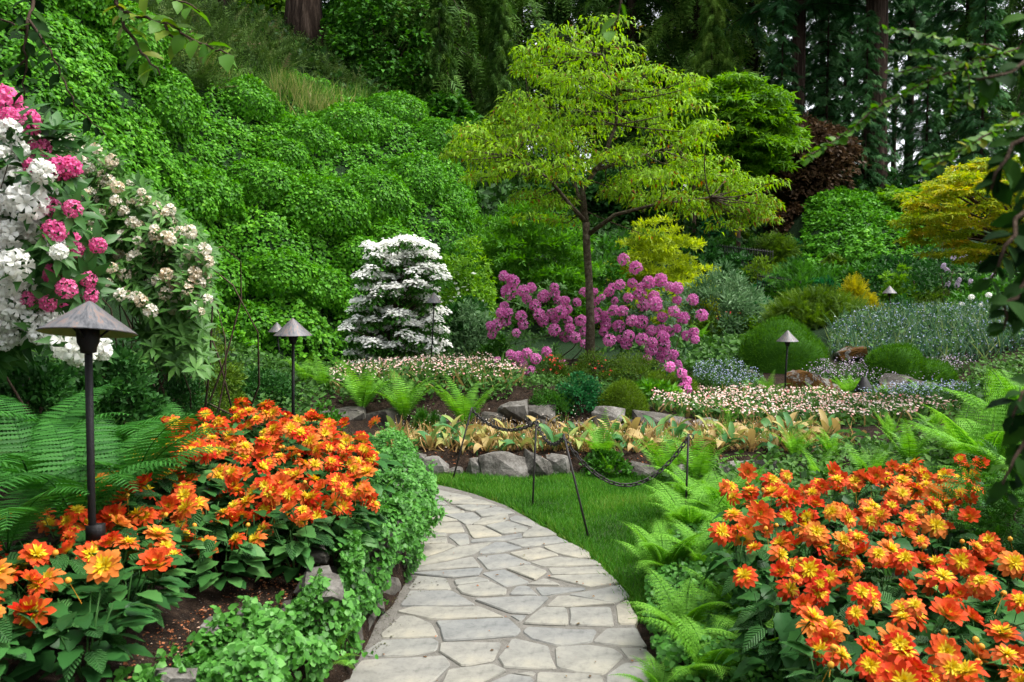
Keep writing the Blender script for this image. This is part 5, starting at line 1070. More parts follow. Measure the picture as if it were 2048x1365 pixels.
shrub('willow_shrub', 'silvery green willow shrub right of purple rhododendron', 1445, 650, 18.8, 165, 120, 'grey', NAR, .14, 130, 40, .22, .6)
# left side below the cream rhododendron
shrub('boxwood', 'small dark boxwood behind the left dahlias', 350, 845, 6.6, 140, 100, 'dark', LEAF, .035, 110, 44, .25, .7)
shrub('heath_shrub', 'olive brown fine leaved shrub below cream rhododendron', 425, 800, 8.2, 120, 165, 'olive', NAR, .05, 110, 44, .25, .7)
shrub('green_shrub', 'dark undergrowth bush below the cream flowers, left', 215, 850, 5.4, 190, 190, 'dark', LEAF, .05, 110, 40, .25, .7)
shrub('green_shrub', 'dark undergrowth bush below the white trusses', 60, 850, 4.9, 220, 150, 'dark', LEAF, .05, 100, 40, .25, .7)
shrub('green_shrub', 'shadowy shrub under the cream rhododendron', 300, 790, 7.4, 170, 170, 'dark', NAR, .06, 110, 40, .25, .7)
shrub('green_shrub', 'leafy dark shrub between olive shrub and ivy bank', 520, 815, 9.5, 150, 80, 'dark', LEAF, .05, 90, 34, .25, .7)
shrub('leafy_clump', 'low green clump behind the far end of left dahlias', 640, 860, 7.8, 130, 50, 'mid', LEAF, .05, 60, 26, .28, .7)
shrub('leafy_clump', 'small green clump left of the heather, among white specks', 845, 760, 11.8, 60, 30, 'mid', LEAF, .05, 30, 22, .3, .7)
# right side terraces
mound('moss_mound', 'large smooth green moss mound behind the lamp by the mossy boulder', 1560, 735, 13.9, 178, 98, 'moss', .07, 8000, None, 'mound')
mound('moss_mound', 'smaller green moss mound among the lilac seed heads', 1790, 752, 13.0, 130, 66, 'moss', .06, 5200, None, 'mound')
mound('moss_mound', 'low green moss mound trailing right of the smaller one', 1860, 760, 12.9, 100, 40, 'moss', .06, 2600, None, 'mound')
shrub('spreading_juniper', 'broad olive gold spreading juniper behind the large moss mound', 1632, 650, 17.2, 178, 66, 'olive', FEATH, .22, 110, 24, .22, .45, None, 'conifer', tclump=.22)
shrub('gold_conifer', 'golden yellow conifer beside the spreading juniper', 1708, 640, 17.6, 54, 78, 'gold', FEATH, .18, 60, 26, .3, .9, None, 'conifer', dirup=.8)
shrub('gold_conifer', 'lower golden conifer right of the pointed one', 1735, 650, 17.5, 46, 56, 'gold', FEATH, .18, 40, 24, .3, .9, None, 'conifer', dirup=.8)
TER = [('small_bush','dark green round bush behind golden conifer',1760,590,21,90,62,'dark',LEAF,.12),('small_bush','light green bush behind the tall far lamp',1800,600,20,80,66,'lime',PALM,.12),('small_bush','dark bush below the far lamp at right',1800,640,18.8,70,44,'dark',LEAF,.1),
 ('small_bush','yellowish bush right of the far lamp',1870,630,19,80,52,'olive',LEAF,.1),('lilac_bush','dark bush with pale mauve lilac flowers at right',1890,590,19.5,150,110,'dark',LEAF,.13),('small_bush','deep green bush left of the lilac',1830,560,23,110,60,'dark',LEAF,.14),
 ('green_shrub','layered green conifer on the terrace above the juniper',1600,590,22.5,110,62,'mid',FEATH,.28),('green_shrub','big leaved green clump on the terrace, left',1555,600,23,70,40,'emer',ROUND,.18),('green_shrub','big leaved green clump under the layered conifer',1640,600,22,70,36,'emer',ROUND,.18),
 ('small_bush','round yellow bush on the upper terrace',1660,525,27,34,26,'yellow',LEAF,.14),('small_bush','clipped brown green bush on the upper terrace',1650,515,27.2,40,30,'brown',LEAF,.13),('small_bush','rust tipped bush below the yellow bush',1665,545,26,46,32,'olive',LEAF,.14),
 ('weeping_conifer','weeping grey green conifer on the terrace',1550,535,26.5,64,60,'olive',SPRAY2,.35),('small_bush','rounded dark bush beside the weeping conifer',1590,565,24.5,70,44,'dark',LEAF,.16),('small_bush','dark green bush behind iron railing',1470,560,24.5,90,50,'dark',LEAF,.16),
 ('small_bush','emerald bush at the top of the terrace',1430,480,29,60,42,'emer',LEAF,.2),('small_bush','pale yellow green bush at the terrace wall',1475,485,29,50,38,'olive',LEAF,.2),('small_bush','mid green bush on the terrace below wall',1440,520,27.5,80,40,'mid',LEAF,.2),
 ('small_bush','clipped green cone bush beside railing',1500,520,27,44,42,'mid',LEAF,.16),('small_bush','blue green leafy clump under grey willow',1535,645,19.5,80,40,'emer',ROUND,.15),('small_bush','lime low bush in front of the grey willow',1480,665,18.6,70,36,'lime',LEAF,.12),
 ('small_bush','dark clipped mound right of willow shrub',1410,665,18.2,60,40,'olive',LEAF,.1),('small_bush','green bush between terrace mound and lilac',1720,575,24,90,46,'mid',LEAF,.18),('small_bush','green bush below the creeper mound',1660,575,24.5,80,40,'mid',LEAF,.18),('small_bush','round dark bush on the right terrace edge',1770,560,24.5,70,46,'dark',LEAF,.18),
 ('green_shrub','green shrub at the right frame edge behind iris',1990,640,18.5,160,90,'mid',LEAF,.14),('green_shrub','dark shrub at the right edge below orange maple',2030,590,20,180,100,'dark',LEAF,.16),('small_bush','pale bush behind the iris blades at right',1920,645,17.8,90,40,'olive',LEAF,.1),
 ('small_bush','dark mounded bush on the terrace centre',1520,560,24.2,80,44,'heath' ,NAR,.14),('small_bush','rounded green bush behind the railing end',1580,520,27.5,60,40,'emer',LEAF,.18),('small_bush','broad green bush under the dogwood, far terrace',1250,520,26,140,60,'mid',LEAF,.2),('small_bush','dull green bush right of yellow maple',1400,545,25.5,90,60,'dark',LEAF,.2)]
for a in TER: shrub(a[0], a[1], a[2], a[3], a[4], a[5], a[6], a[7], a[8], a[9], 42, 24, .3, .7, 'terrace shrubs' if a[0] == 'small_bush' else None)
# white peony like flowers and mauve lilac heads as parts of two right hand bushes
t = shrub('peony_bush', 'bush with round white blooms near the right edge behind iris', 1950, 650, 16.9, 130, 60, 'mid', LEAF, .1, 60, 26, .3, .7)
for dx, dz in ((-.55,.42),(-.35,.58),(-.15,.40),(.0,.62),(.2,.45),(.42,.55),(.6,.38),(.1,.28),(-.3,.3)): link('white_bloom', TR['white'][0], t, (dx, -.45, dz), (.5, 0, dx*9), .075)
LIL = truss_tpl(9, 16).mesh('lilac_panicle', M_lav)
for o in list(bpy.data.objects):
    if o.name.startswith('lilac_bush') and o.parent is None:
        for i in range(16): link('lilac_panicle', LIL, o, (random.uniform(-.8, .8), random.uniform(-.95, -.6), random.uniform(.5, 1.25)), (.4, random.gauss(0, .3), i), (.07, .07, .12))
# ---------------------------------------------------------------- white viburnum in tiers
def viburnum():
    Y = 13.2; b = at(790, 740, Y); z = h1(b[0], b[1]); t = thing('viburnum', 'white flowering viburnum in horizontal tiers below the ivy bank', 'viburnum', (b[0], b[1], z)); g = Geo(); w = Geo(); s = mpp(Y); br = Geo()
    tiers = []; rv = random.Random(12)
    for lv in range(12):
        py0 = 484+lv*20.8+rv.uniform(-3, 3); half = np.interp(py0, [480,505,540,580,600,640,690,735], [62,80,95,78,86,104,108,88])*rv.uniform(.92, 1.05); cxv = np.interp(py0, [475,540,620,730], [802,808,795,788]); ph = rv.random()*6
        for u in np.arange(-1, 1.01, .17):
            if rv.random() < .13: continue
            tiers.append((cxv+u*half*.9+rv.uniform(-4, 4), py0+u*u*7+5*math.sin(u*4+ph)+rv.uniform(-3.5, 3.5), rv.uniform(14, 24), 8))
    for px, py, hw, hh in tiers:
        for k in range(3):
            c = at(px+random.uniform(-8, 8), py+random.uniform(-3, 3), Y+random.uniform(-.55, .55)*(1 if k else .3)); c = c-np.array([b[0], b[1], z]); rx = hw*s*.95; n = int(hw*3.1)
            a = rng.random(n)*6.283; q = np.sqrt(rng.random(n)); x = np.cos(a)*q; yy = np.sin(a)*q*.75
            P = c+np.column_stack([x*rx, yy*rx, .03*(1-q*q)-.05*q*q+rng.normal(0, .018, n)])
            nn = nrm(np.column_stack([x*.5, yy*.5-.25, np.ones(n)])+rng.normal(0, .22, (n, 3)))
            scat(QUADF, P, frames(nrm(np.cross(nn, rng.normal(size=(n, 3)))), nn), rng.uniform(.026, .048, n), np.clip(rng.normal(.75, .2, n), 0, 1), geo=w)
            m = n//2; P2 = P[:m]-np.array([0, 0, .05])-rng.random((m, 1))*np.array([0, 0, .10]); d = nrm(np.column_stack([x[:m], yy[:m], np.full(m, -.5)])+rng.normal(0, .4, (m, 3)))
            scat(LEAF, P2, frames(d, nrm(rng.normal(0, .3, (m, 3))+np.array([0, 0, 1]))), rng.uniform(.05, .10, m), np.clip(rng.normal(.45, .2, m), 0, 1), geo=g)
            tube(bez((0, 0, max(.05, c[2]-.5)), (c[0]*.5, c[1]*.5, c[2]-.1), c-np.array([0, 0, .04]), 5), np.linspace(.014, .004, 5), 4, geo=br)
    tube([(0,0,-.05), (.02,0,.8), (-.02,0,1.9)], [.04,.03,.012], 6, geo=br)
    link('foliage', g.mesh('viburnum_foliage', MG['mid']), t); link('blossom', w.mesh('viburnum_blossom', M_white), t); link('stems', br.mesh('viburnum_stems', M_bark), t)
viburnum()
t = shrub('flowering_dogwood', 'green dogwood with scattered white bracts right of the white viburnum', 930, 645, 14.8, 130, 185, 'lime', DROOP, .10, 120, 34, .22, .6, None, 'tree', droop=.4)
bl = Geo(); c, d = clumps_on(.58, .5, 1.66, 130, 5, .06, .1); n = len(c); sel = (c[:, 2] > .7) & (d[:, 1] < .3); c = c[sel]; n = len(c); nn = nrm(np.array([0, -.4, 1])+rng.normal(0, .3, (n, 3)))
scat(STAR, c+np.array([0, -.02, .03]), frames(nrm(np.cross(nn, rng.normal(size=(n, 3)))), nn), rng.uniform(.06, .10, n), np.full(n, .7), geo=bl); link('bracts', bl.mesh('dogwood_bracts', M_white), t)
# ---------------------------------------------------------------- the spreading dogwood in the middle
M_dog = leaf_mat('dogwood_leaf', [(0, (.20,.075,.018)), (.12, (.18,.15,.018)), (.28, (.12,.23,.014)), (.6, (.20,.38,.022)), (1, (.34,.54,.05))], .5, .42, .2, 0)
def dogwood():
    Y = 11.6; b = at(1180, 712, Y); z = h1(b[0], b[1])-.03; b = np.array([b[0], b[1], z])
    t = thing('dogwood_tree', 'thin trunked tree with wide layered lime green crown in the middle', 'tree', tuple(b)); s = mpp(Y)
    T = [(1195,70,75,18),(1250,95,75,20),(1130,80,60,16),(1075,70,45,14),(1050,82,34,12),(1180,120,90,20),(1300,140,62,18),(1335,165,48,16),(1360,190,30,12),(1110,130,50,15),(1240,150,80,20),(1150,165,70,18),(1290,190,70,16),(1200,200,70,16),
         (1045,205,60,18),(1085,225,70,18),(1010,225,50,16),(980,255,60,16),(940,270,42,14),(1060,260,80,18),(1150,240,70,16),(920,295,32,12),(990,295,70,16),(1080,300,80,16),(1150,300,60,14),(960,325,48,14),(1040,340,70,14),(1110,350,60,14),
         (1330,245,60,16),(1375,265,50,15),(1260,260,60,14),(1400,295,52,14),(1320,290,70,15),(1230,310,60,14),(1300,335,80,16),(1390,335,70,16),(1450,335,55,16),(1350,375,80,16),(1440,375,75,16),(1495,365,50,15),(1510,395,48,14),(1545,415,30,12),(1400,410,75,14),(1290,390,60,14),(1470,410,50,12),(1330,415,50,12),(1060,385,50,12),(1110,400,44,12),(1500,425,36,10),(1250,360,50,12)]
    lf = Geo(); br = Geo(); fork = at(1172, 445, Y)-b
    trunk = np.array([(0,0,-.05), at(1181,640,Y)-b, at(1178,560,Y)-b, at(1174,500,Y)-b, fork])
    limbs = {'up': np.array([fork, at(1165,380,Y+.1)-b, at(1205,320,Y)-b, at(1232,250,Y-.1)-b, at(1235,180,Y)-b, at(1205,110,Y)-b]),
             'l': np.array([fork, at(1140,410,Y-.2)-b, at(1100,360,Y-.4)-b, at(1030,310,Y-.6)-b]), 'r': np.array([at(1176,470,Y)-b, at(1230,430,Y-.3)-b, at(1310,410,Y-.5)-b, at(1420,395,Y-.6)-b]),
             'lb': np.array([fork, at(1150,370,Y+.4)-b, at(1110,300,Y+.7)-b, at(1060,230,Y+.8)-b]), 'rb': np.array([at(1190,340,Y)-b, at(1260,320,Y+.5)-b, at(1350,290,Y+.8)-b])}
    for k, L in limbs.items(): tube(L, np.linspace(.05 if k == 'up' else .038, .012, len(L)), 6, geo=br)
    nodes = np.concatenate([np.concatenate([L[i]+(L[i+1]-L[i])*f for f in np.linspace(0, 1, 4)[:, None, None]]).reshape(-1, 3) for L in limbs.values() for i in range(len(L)-1)])
    for px, py, hw, hh in T:
        py = py+max(0, 26-py*.12)
        for k in range(3):
            if random.random() < .12: continue
            R = max(.05, 1-((px-1220)/380)**2)**.5*2.0; dy = (0 if k == 0 else random.uniform(-1, 1))*R*.8
            c = at(px+random.gauss(0, 10), py+random.gauss(0, 9), Y)-b; c[1] += dy; c[2] += -.06*abs(dy)+(0 if k == 0 else random.uniform(-.1, .05))
            rx = hw*s*.85; n = int(74+rx*190); a = rng.random(n)*6.283; q = np.sqrt(rng.random(n)); x, yy = np.cos(a)*q, np.sin(a)*q
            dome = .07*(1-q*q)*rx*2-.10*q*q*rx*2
            P = c+np.column_stack([x*rx, yy*rx*.9, dome+rng.normal(0, .028, n)])
            d = nrm(np.column_stack([x*.8, yy*.8, np.full(n, -.35)])+rng.normal(0, .45, (n, 3))); nn = nrm(np.array([0, -.1, 1])+rng.normal(0, .35, (n, 3)))
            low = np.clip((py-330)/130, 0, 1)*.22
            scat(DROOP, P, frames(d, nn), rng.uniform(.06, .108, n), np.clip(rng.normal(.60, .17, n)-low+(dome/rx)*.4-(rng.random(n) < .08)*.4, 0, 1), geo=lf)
            near = nodes[np.argmin(np.linalg.norm((nodes-c)*np.array([1, 1, 1.6]), axis=1))]
            m = (near+c)/2+np.array([0, 0, -.08])+rng.normal(0, .10, 3); tube(bez(near, m, c-np.array([0, 0, .05]), 6), np.linspace(.011, .004, 6), 4, geo=br)
            for i in range(7):
                e = c+np.array([x[i]*rx, yy[i]*rx*.9, -.03]); tube([c-np.array([0, 0, .06]), (c+e)/2+np.array([0, 0, -.03]), e], [.0035,.0025,.0015], 3, geo=br)
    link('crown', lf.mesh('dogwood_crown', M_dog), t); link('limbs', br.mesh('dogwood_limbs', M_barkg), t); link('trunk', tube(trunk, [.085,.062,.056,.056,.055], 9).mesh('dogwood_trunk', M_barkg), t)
    # ferny moss and twigs low on the trunk
dogwood()
# ---------------------------------------------------------------- layered small trees
def layer_tree(name, label, px, py, Y, w, h, key, T, size, nt, per, tr=(0, 0), group=None, flat=.18, cl=.30, droop=.25, barem=None, wood=.05, splay=1.0, tcl=.16):
    """px,py = photo pixel of crown centre"""
    c0 = at(px, py, Y); s = mpp(Y); rx, rz = w*s/2, h*s/2; bx, by = c0[0]+tr[0], c0[1]+tr[1]; z = h1(bx, by)-.05; b = np.array([bx, by, z])
    t = thing(name, label, 'tree', tuple(b), 0, group); lf = Geo(); br = Geo(); r = np.random.default_rng(int(px*3+py)); top = c0-b
    d = nrm(r.normal(size=(nt, 3)))*np.cbrt(r.uniform(.15, 1, (nt, 1))); cs = top+d*np.array([rx, rx*.8, rz])*(1-cl*.4)
    rad = cl*rx*r.uniform(.7, 1.2, nt); n = nt*per; k = np.repeat(np.arange(nt), per); a = r.random(n)*6.283; q = np.sqrt(r.random(n)); x, yy = np.cos(a)*q, np.sin(a)*q
    P = cs[k]+np.column_stack([x*rad[k], yy*rad[k], (flat*(1-q*q)-flat*.6*q*q)*rad[k]*1.6+r.normal(0, .12, n)*rad[k]*flat*2])
    ld = nrm(np.column_stack([x, yy, np.full(n, -droop)])+r.normal(0, .45, (n, 3))); ln = nrm(np.array([0, -.12, 1])+r.normal(0, .35, (n, 3)))
    scat(T, P, frames(ld, ln), size*r.uniform(.7, 1.25, n), np.clip(np.repeat(r.normal(.5, tcl, nt), per)+r.normal(0, .16, n), 0, 1), geo=lf)
    fork = np.array([top[0]*.15, top[1]*.15, max(.3, top[2]-rz*.7)])
    tube(bez((0, 0, -.1), (top[0]*.02, 0, fork[2]*.5), fork, 6), np.linspace(wood*1.6, wood, 6), 7, geo=br)
    for c in cs[:46]: tube(bez(fork, (fork+c)/2+np.array([0, 0, .1*rz]), c, 6), np.linspace(wood*.6, wood*.12, 6), 4, geo=br)
    link('crown', lf.mesh(name+'_crown', MG[key] if isinstance(key, str) else key), t); link('trunk', br.mesh(name+'_trunk', barem or M_bark), t); return t
layer_tree('japanese_maple', 'green layered japanese maple right of the dogwood crown', 1480, 260, 27, 230, 240, 'jm', PALM3, .27, 130, 60, (0, 0))
layer_tree('leafy_tree', 'pale blossomed green tree behind right edge of the dogwood crown', 1390, 230, 29.5, 130, 130, 'bright', DIA, .26, 60, 60)
layer_tree('copper_maple', 'dark copper leaved maple in front of the far trunks', 1620, 340, 30, 190, 200, 'brown', DIA, .20, 150, 110, (0, 0), None, .5, .3)
layer_tree('copper_maple', 'smaller copper purple bush under the copper maple', 1580, 450, 29, 80, 90, 'brown', DIA, .18, 60, 90, (0, 0), None, .5, .35)
layer_tree('orange_maple', 'orange tinted japanese maple overhanging from the right frame edge', 1975, 425, 9.0, 370, 230, 'copper', PALM3, .068, 190, 50, (1.2, .6), None, .10, .15, .25, None, .05)
layer_tree('leafy_tree', 'yellow green leaved tree in the woods left of the cedars', 770, 120, 28.6, 240, 330, 'mid', DIA, .20, 150, 60, (0, 0), None, .4)
layer_tree('leafy_tree', 'green sapling thicket between the two fir trunks', 545, 50, 33, 130, 150, 'lime', DIA, .28, 60, 50, (0, 0), None, .5)
layer_tree('leafy_tree', 'dark bushy tree at the top of the bank right of the fir', 720, 70, 34, 160, 250, 'mid', DIA, .28, 90, 50, (0, 0), None, .5)
layer_tree('leafy_tree', 'green bushy growth under the drooping cedar', 900, 250, 27.5, 130, 120, 'mid', DIA, .24, 60, 50, (0, 0), None, .5)
layer_tree('leafy_tree', 'small pale maple on the slope right of the far trunk', 1810, 400, 29, 130, 60, 'lime', PALM, .22, 40, 40, (0, 0), None, .2)
layer_tree('leafy_tree', 'dark laurel below the big far trunks', 1720, 390, 31.5, 170, 90, 'dark', DIA, .28, 60, 50, (0, 0), None, .5)
layer_tree('leafy_tree', 'dark evergreen thicket behind the dogwood crown', 1250, 400, 33, 260, 140, 'dark', DIA, .3, 100, 50, (0, 0), None, .5)
layer_tree('leafy_tree', 'dark thicket behind the dogwood and left of it', 1040, 380, 32, 240, 140, 'dark', DIA, .3, 90, 50, (0, 0), None, .5)
# ---------------------------------------------------------------- tall conifers of the wood
M_con = leaf_mat('conifer_spray', [(.010,.042,.013), (.03,.10,.032), (.065,.18,.055), (.11,.26,.08)], .6, .12, .2, .25)
M_cedar = leaf_mat('cedar_spray', [(.018,.052,.008), (.05,.125,.018), (.10,.21,.03), (.18,.30,.045)], .6, .15, .2, .25)
def conifer_meshes(seed, mat, z0, top, reach, nb, spr, T, size, droop, density_low=1.0):
    r = np.random.default_rng(seed); lf = Geo(); br = Geo()
    for i in range(nb):
        f = (i+.5)/nb; z = z0+(top-z0)*f**1.15; L = reach*(1-.8*((z-z0)/(top-z0))**1.3)*r.uniform(.65, 1.15); a = i*2.399+r.normal(0, .3)
        e = np.array([math.cos(a)*L, math.sin(a)*L, z-L*droop*r.uniform(.6, 1.3)]); mid = np.array([math.cos(a)*L*.5, math.sin(a)*L*.5, z+L*.06]); B = bez((0, 0, z), mid, e, 10)
        tube(B, np.linspace(.05, .01, 10), 3, geo=br)
        m = spr; u = r.uniform(.12, 1, m); idx = np.clip((u*9).astype(int), 0, 8); P = B[idx]+(B[idx+1]-B[idx])*(u*9-idx)[:, None]+r.normal(0, .10, (m, 3))
        out = np.array([math.cos(a), math.sin(a), 0]); side = np.array([-math.sin(a), math.cos(a), 0]); sg = r.choice([-1, 1], m)[:, None]
        d = nrm(out*.6+side*sg*r.uniform(.2, 1, (m, 1))+np.array([0, 0, -1])*r.uniform(.1, .4+droop, (m, 1))); nn = nrm(np.array([0, 0, 1])+r.normal(0, .35, (m, 3)))
        scat(T, P, frames(d, nn), size*r.uniform(.7, 1.35, m), np.clip(r.normal(.45, .16)+r.normal(0, .15, m), 0, 1), geo=lf)
    return lf.mesh('conifer_crown', mat), br.mesh('conifer_limbs', M_barkr)
CONS = [conifer_meshes(1, M_con, 2.0, 26, 4.2, 110, 35, SPRAY, .67, .35), conifer_meshes(2, M_con, 5.0, 28, 4.0, 100, 35, SPRAY, .67, .25), conifer_meshes(3, M_cedar, 1.5, 24, 3.8, 125, 38, SPRAY2, .68, .7), conifer_meshes(4, M_cedar, 3.5, 26, 4.0, 115, 37, SPRAY2, .72, .8)]
def trunk_mesh(h, r0):
    n = 14; zz = np.linspace(-.5, h, n); V = np.column_stack([np.zeros(n), np.zeros(n), zz]); rr = r0*(1-.75*np.clip(zz/h, 0, 1))+r0*.35*np.exp(-np.clip(zz, 0, 99)/.9)
    g = tube(V, rr, 28); P = g.V[0]; a = np.arctan2(P[:, 1], P[:, 0]); rad = np.hypot(P[:, 0], P[:, 1]); f = 1+.05*np.sin(a*14+P[:, 2]*.7)+.03*np.sin(a*23+P[:, 2]*1.3); P[:, 0] *= f; P[:, 1] *= f
    return g.mesh('trunk', M_barkr)
TRK = trunk_mesh(30, 1.0)
def conifer(label, px, Y, dia, kind, sc=1.0, lean=(0, 0), group='tall conifers behind the garden', lift=0.0, crown=True, name='conifer_tree'):
    p = at(px, 400, Y); z = h1(p[0], p[1]); t = thing(name, label, 'tree', (p[0], p[1], z), random.random()*6.28, group)
    link('trunk', TRK, t, (0, 0, 0), None, (dia/2, dia/2, 1))
    if crown:
        c, l = CONS[kind]; link('crown', c, t, (0, 0, lift), None, sc); link('limbs', l, t, (0, 0, lift), None, sc)
    return t
conifer('massive fir trunk at the top of the ivy bank', 612, 28.5, 1.15, 1, 1.0, lift=9, name='fir_tree')
conifer('fir trunk left of the massive one, half hidden by bank', 470, 33, .95, 1, 1.0, lift=9, name='fir_tree')
conifer('drooping cedar above the ivy bank, nearest the fir trunk', 835, 30.5, .5, 2, .95, name='cedar_tree')
conifer('drooping cedar left of the dogwood crown', 930, 33, .5, 2, 1.0, name='cedar_tree')
conifer('dark cedar straight behind the dogwood top', 1035, 37, .6, 3, 1.0, name='cedar_tree')
conifer('tall dark conifer behind the dogwood crown, left of its peak', 1130, 41, .6, 0, 1.05)
conifer('tall dark conifer right of the dogwood peak', 1260, 39, .6, 2, 1.1, name='cedar_tree')
conifer('dark conifer above the green japanese maple', 1390, 38, .6, 3, 1.05, name='cedar_tree')
conifer('dark conifer with bare lower trunk right of japanese maple', 1500, 40, .7, 0, 1.0, lift=2)
conifer('reddish straight trunk above the copper maple', 1592, 33, .62, 1, .9, lift=4)
conifer('thick straight trunk right of the copper maple', 1745, 31, .95, 1, .8, lift=4.5)
conifer('slim trunk left beside the thick one', 1690, 42, .4, 0, .9, lift=2)
conifer('slim dark trunk right of the thick one', 1815, 44, .45, 0, .8, lift=5)
conifer('thin far trunk against the white sky', 1785, 50, .3, 1, .8, lift=6)
conifer('bushy conifer near the right frame edge', 1930, 38, .5, 0, .85, lift=0)
conifer('conifer at the right frame edge behind the foreground leaves', 2060, 34, .5, 3, .9, name='cedar_tree')
conifer('far conifer between the thick trunk and right edge', 1870, 56, .5, 0, 1.1, lift=1)
conifer('far conifer behind copper maple', 1640, 52, .5, 0, 1.1)
conifer('far conifer behind the japanese maple', 1450, 52, .5, 2, 1.2, name='cedar_tree')
conifer('far conifer behind dogwood right side', 1330, 50, .5, 0, 1.2)
conifer('far conifer behind dogwood centre', 1190, 52, .5, 3, 1.2, name='cedar_tree')
conifer('far conifer between cedars left of dogwood', 985, 48, .5, 0, 1.2)
conifer('far conifer behind the yellow green tree', 760, 44, .5, 3, 1.1, name='cedar_tree')
conifer('far conifer right of the massive fir trunk', 680, 42, .5, 0, 1.1)
conifer('far conifer between the two fir trunks', 540, 44, .5, 2, 1.1, name='cedar_tree')
conifer('dark conifer at the top left behind the bank', 330, 34, .6, 2, 1.0, name='cedar_tree')
conifer('conifer at the top left corner above ivy', 150, 30, .6, 0, 1.0)
conifer('far conifer beyond the cedar', 880, 52, .5, 2, 1.2, name='cedar_tree')

def young_conifer(label, px, Y, kind, sc):
    p = at(px, 400, Y); t = thing('young_conifer', label, 'tree', (p[0], p[1], h1(p[0], p[1])-.2), random.random()*6, 'young conifers under the tall trunks'); c, l = CONS[kind]
    link('crown', c, t, (0, 0, -.3*sc), None, sc); link('limbs', l, t, (0, 0, -.3*sc), None, sc); link('trunk', TRK, t, (0, 0, 0), None, (.07, .07, .26*sc/.3))
young_conifer('grey green young conifer in front of the thick far trunk', 1728, 30.2, 0, .30)
young_conifer('young conifer between copper maple and reddish trunk', 1560, 31.5, 0, .34)
young_conifer('young conifer right of the thick trunk, low', 1850, 31, 0, .26)
young_conifer('young conifer near the right edge under the woods', 1960, 30, 0, .34)
young_conifer('young cedar behind right flank of the dogwood', 1420, 33, 2, .42)
young_conifer('young cedar behind left flank of the dogwood', 1000, 29.5, 2, .32)
young_conifer('young cedar beside the ivy ridge', 880, 28, 2, .26)
young_conifer('pale young conifer left of thick trunk, higher', 1650, 36, 0, .5)

# unseen conifers added behind the viewpoint to cut off low sky light
for i, (x, y, k, sc) in enumerate(((-14,-12,0,.9),(-6,-18,2,.9),(2.5,-19,0,1.0),(10,-16,3,.9),(-19,-3,2,.9),(-2,-26,1,1.1),(8,-26,0,1.1))):
    t = thing('conifer_tree', f'unseen tall conifer added behind the viewpoint to block low sky light, {ORD[i]} from left round', 'tree', (x, y, h1(x, y)), random.random()*6, 'conifers added behind the viewpoint to block low sky light')
    link('trunk', TRK, t, (0, 0, 0), None, (.28, .28, .85)); c, l = CONS[k]; link('crown', c, t, (0, 0, 1.5), None, sc); link('limbs', l, t, (0, 0, 1.5), None, sc)
# ---------------------------------------------------------------- path lamps
def patina():
    m, nt, b = mat_nodes('copper_patina'); cx = nt.nodes.new('ShaderNodeCombineXYZ'); nt.links.new(math_n(nt, 'MULTIPLY', attr(nt, 'along'), 30), cx.inputs[0]); nt.links.new(math_n(nt, 'MULTIPLY', attr(nt, 'tint'), 2.2), cx.inputs[1])
    oi = nt.nodes.new('ShaderNodeObjectInfo'); nt.links.new(math_n(nt, 'MULTIPLY', oi.outputs['Random'], 40), cx.inputs[2])
    n = nt.nodes.new('ShaderNodeTexNoise'); n.inputs['Scale'].default_value = 1.6; n.inputs['Detail'].default_value = 6; n.inputs['Roughness'].default_value = .7; nt.links.new(cx.outputs[0], n.inputs['Vector'])
    nt.links.new(ramp(nt, n.outputs['Fac'], [(.28, (.018,.019,.022)), (.42, (.065,.067,.073)), (.54, (.12,.118,.122)), (.62, (.19,.115,.085)), (.75, (.13,.125,.126))]), b.inputs['Base Color'])
    b.inputs['Roughness'].default_value = .55; b.inputs['Metallic'].default_value = .25
    bn = nt.nodes.new('ShaderNodeBump'); bn.inputs['Strength'].default_value = .3; bn.inputs['Distance'].default_value = .004; nt.links.new(n.outputs['Fac'], bn.inputs['Height']); nt.links.new(bn.outputs[0], b.inputs['Normal']); return m
M_pat = patina()
M_inner = noisy_mat('lamp_inner', [(.3, (.16,.17,.06)), (.7, (.26,.26,.10))], 20, .6, 0)
M_black = noisy_mat('black_metal', [(.3, (.004,.004,.0045)), (.7, (.011,.010,.010))], 30, .55, .2, 4, .25)
M_iron = noisy_mat('rusty_iron', [(.3, (.010,.009,.009)), (.6, (.025,.020,.018)), (.8, (.06,.035,.025))], 40, .6, .3, 5, .4)
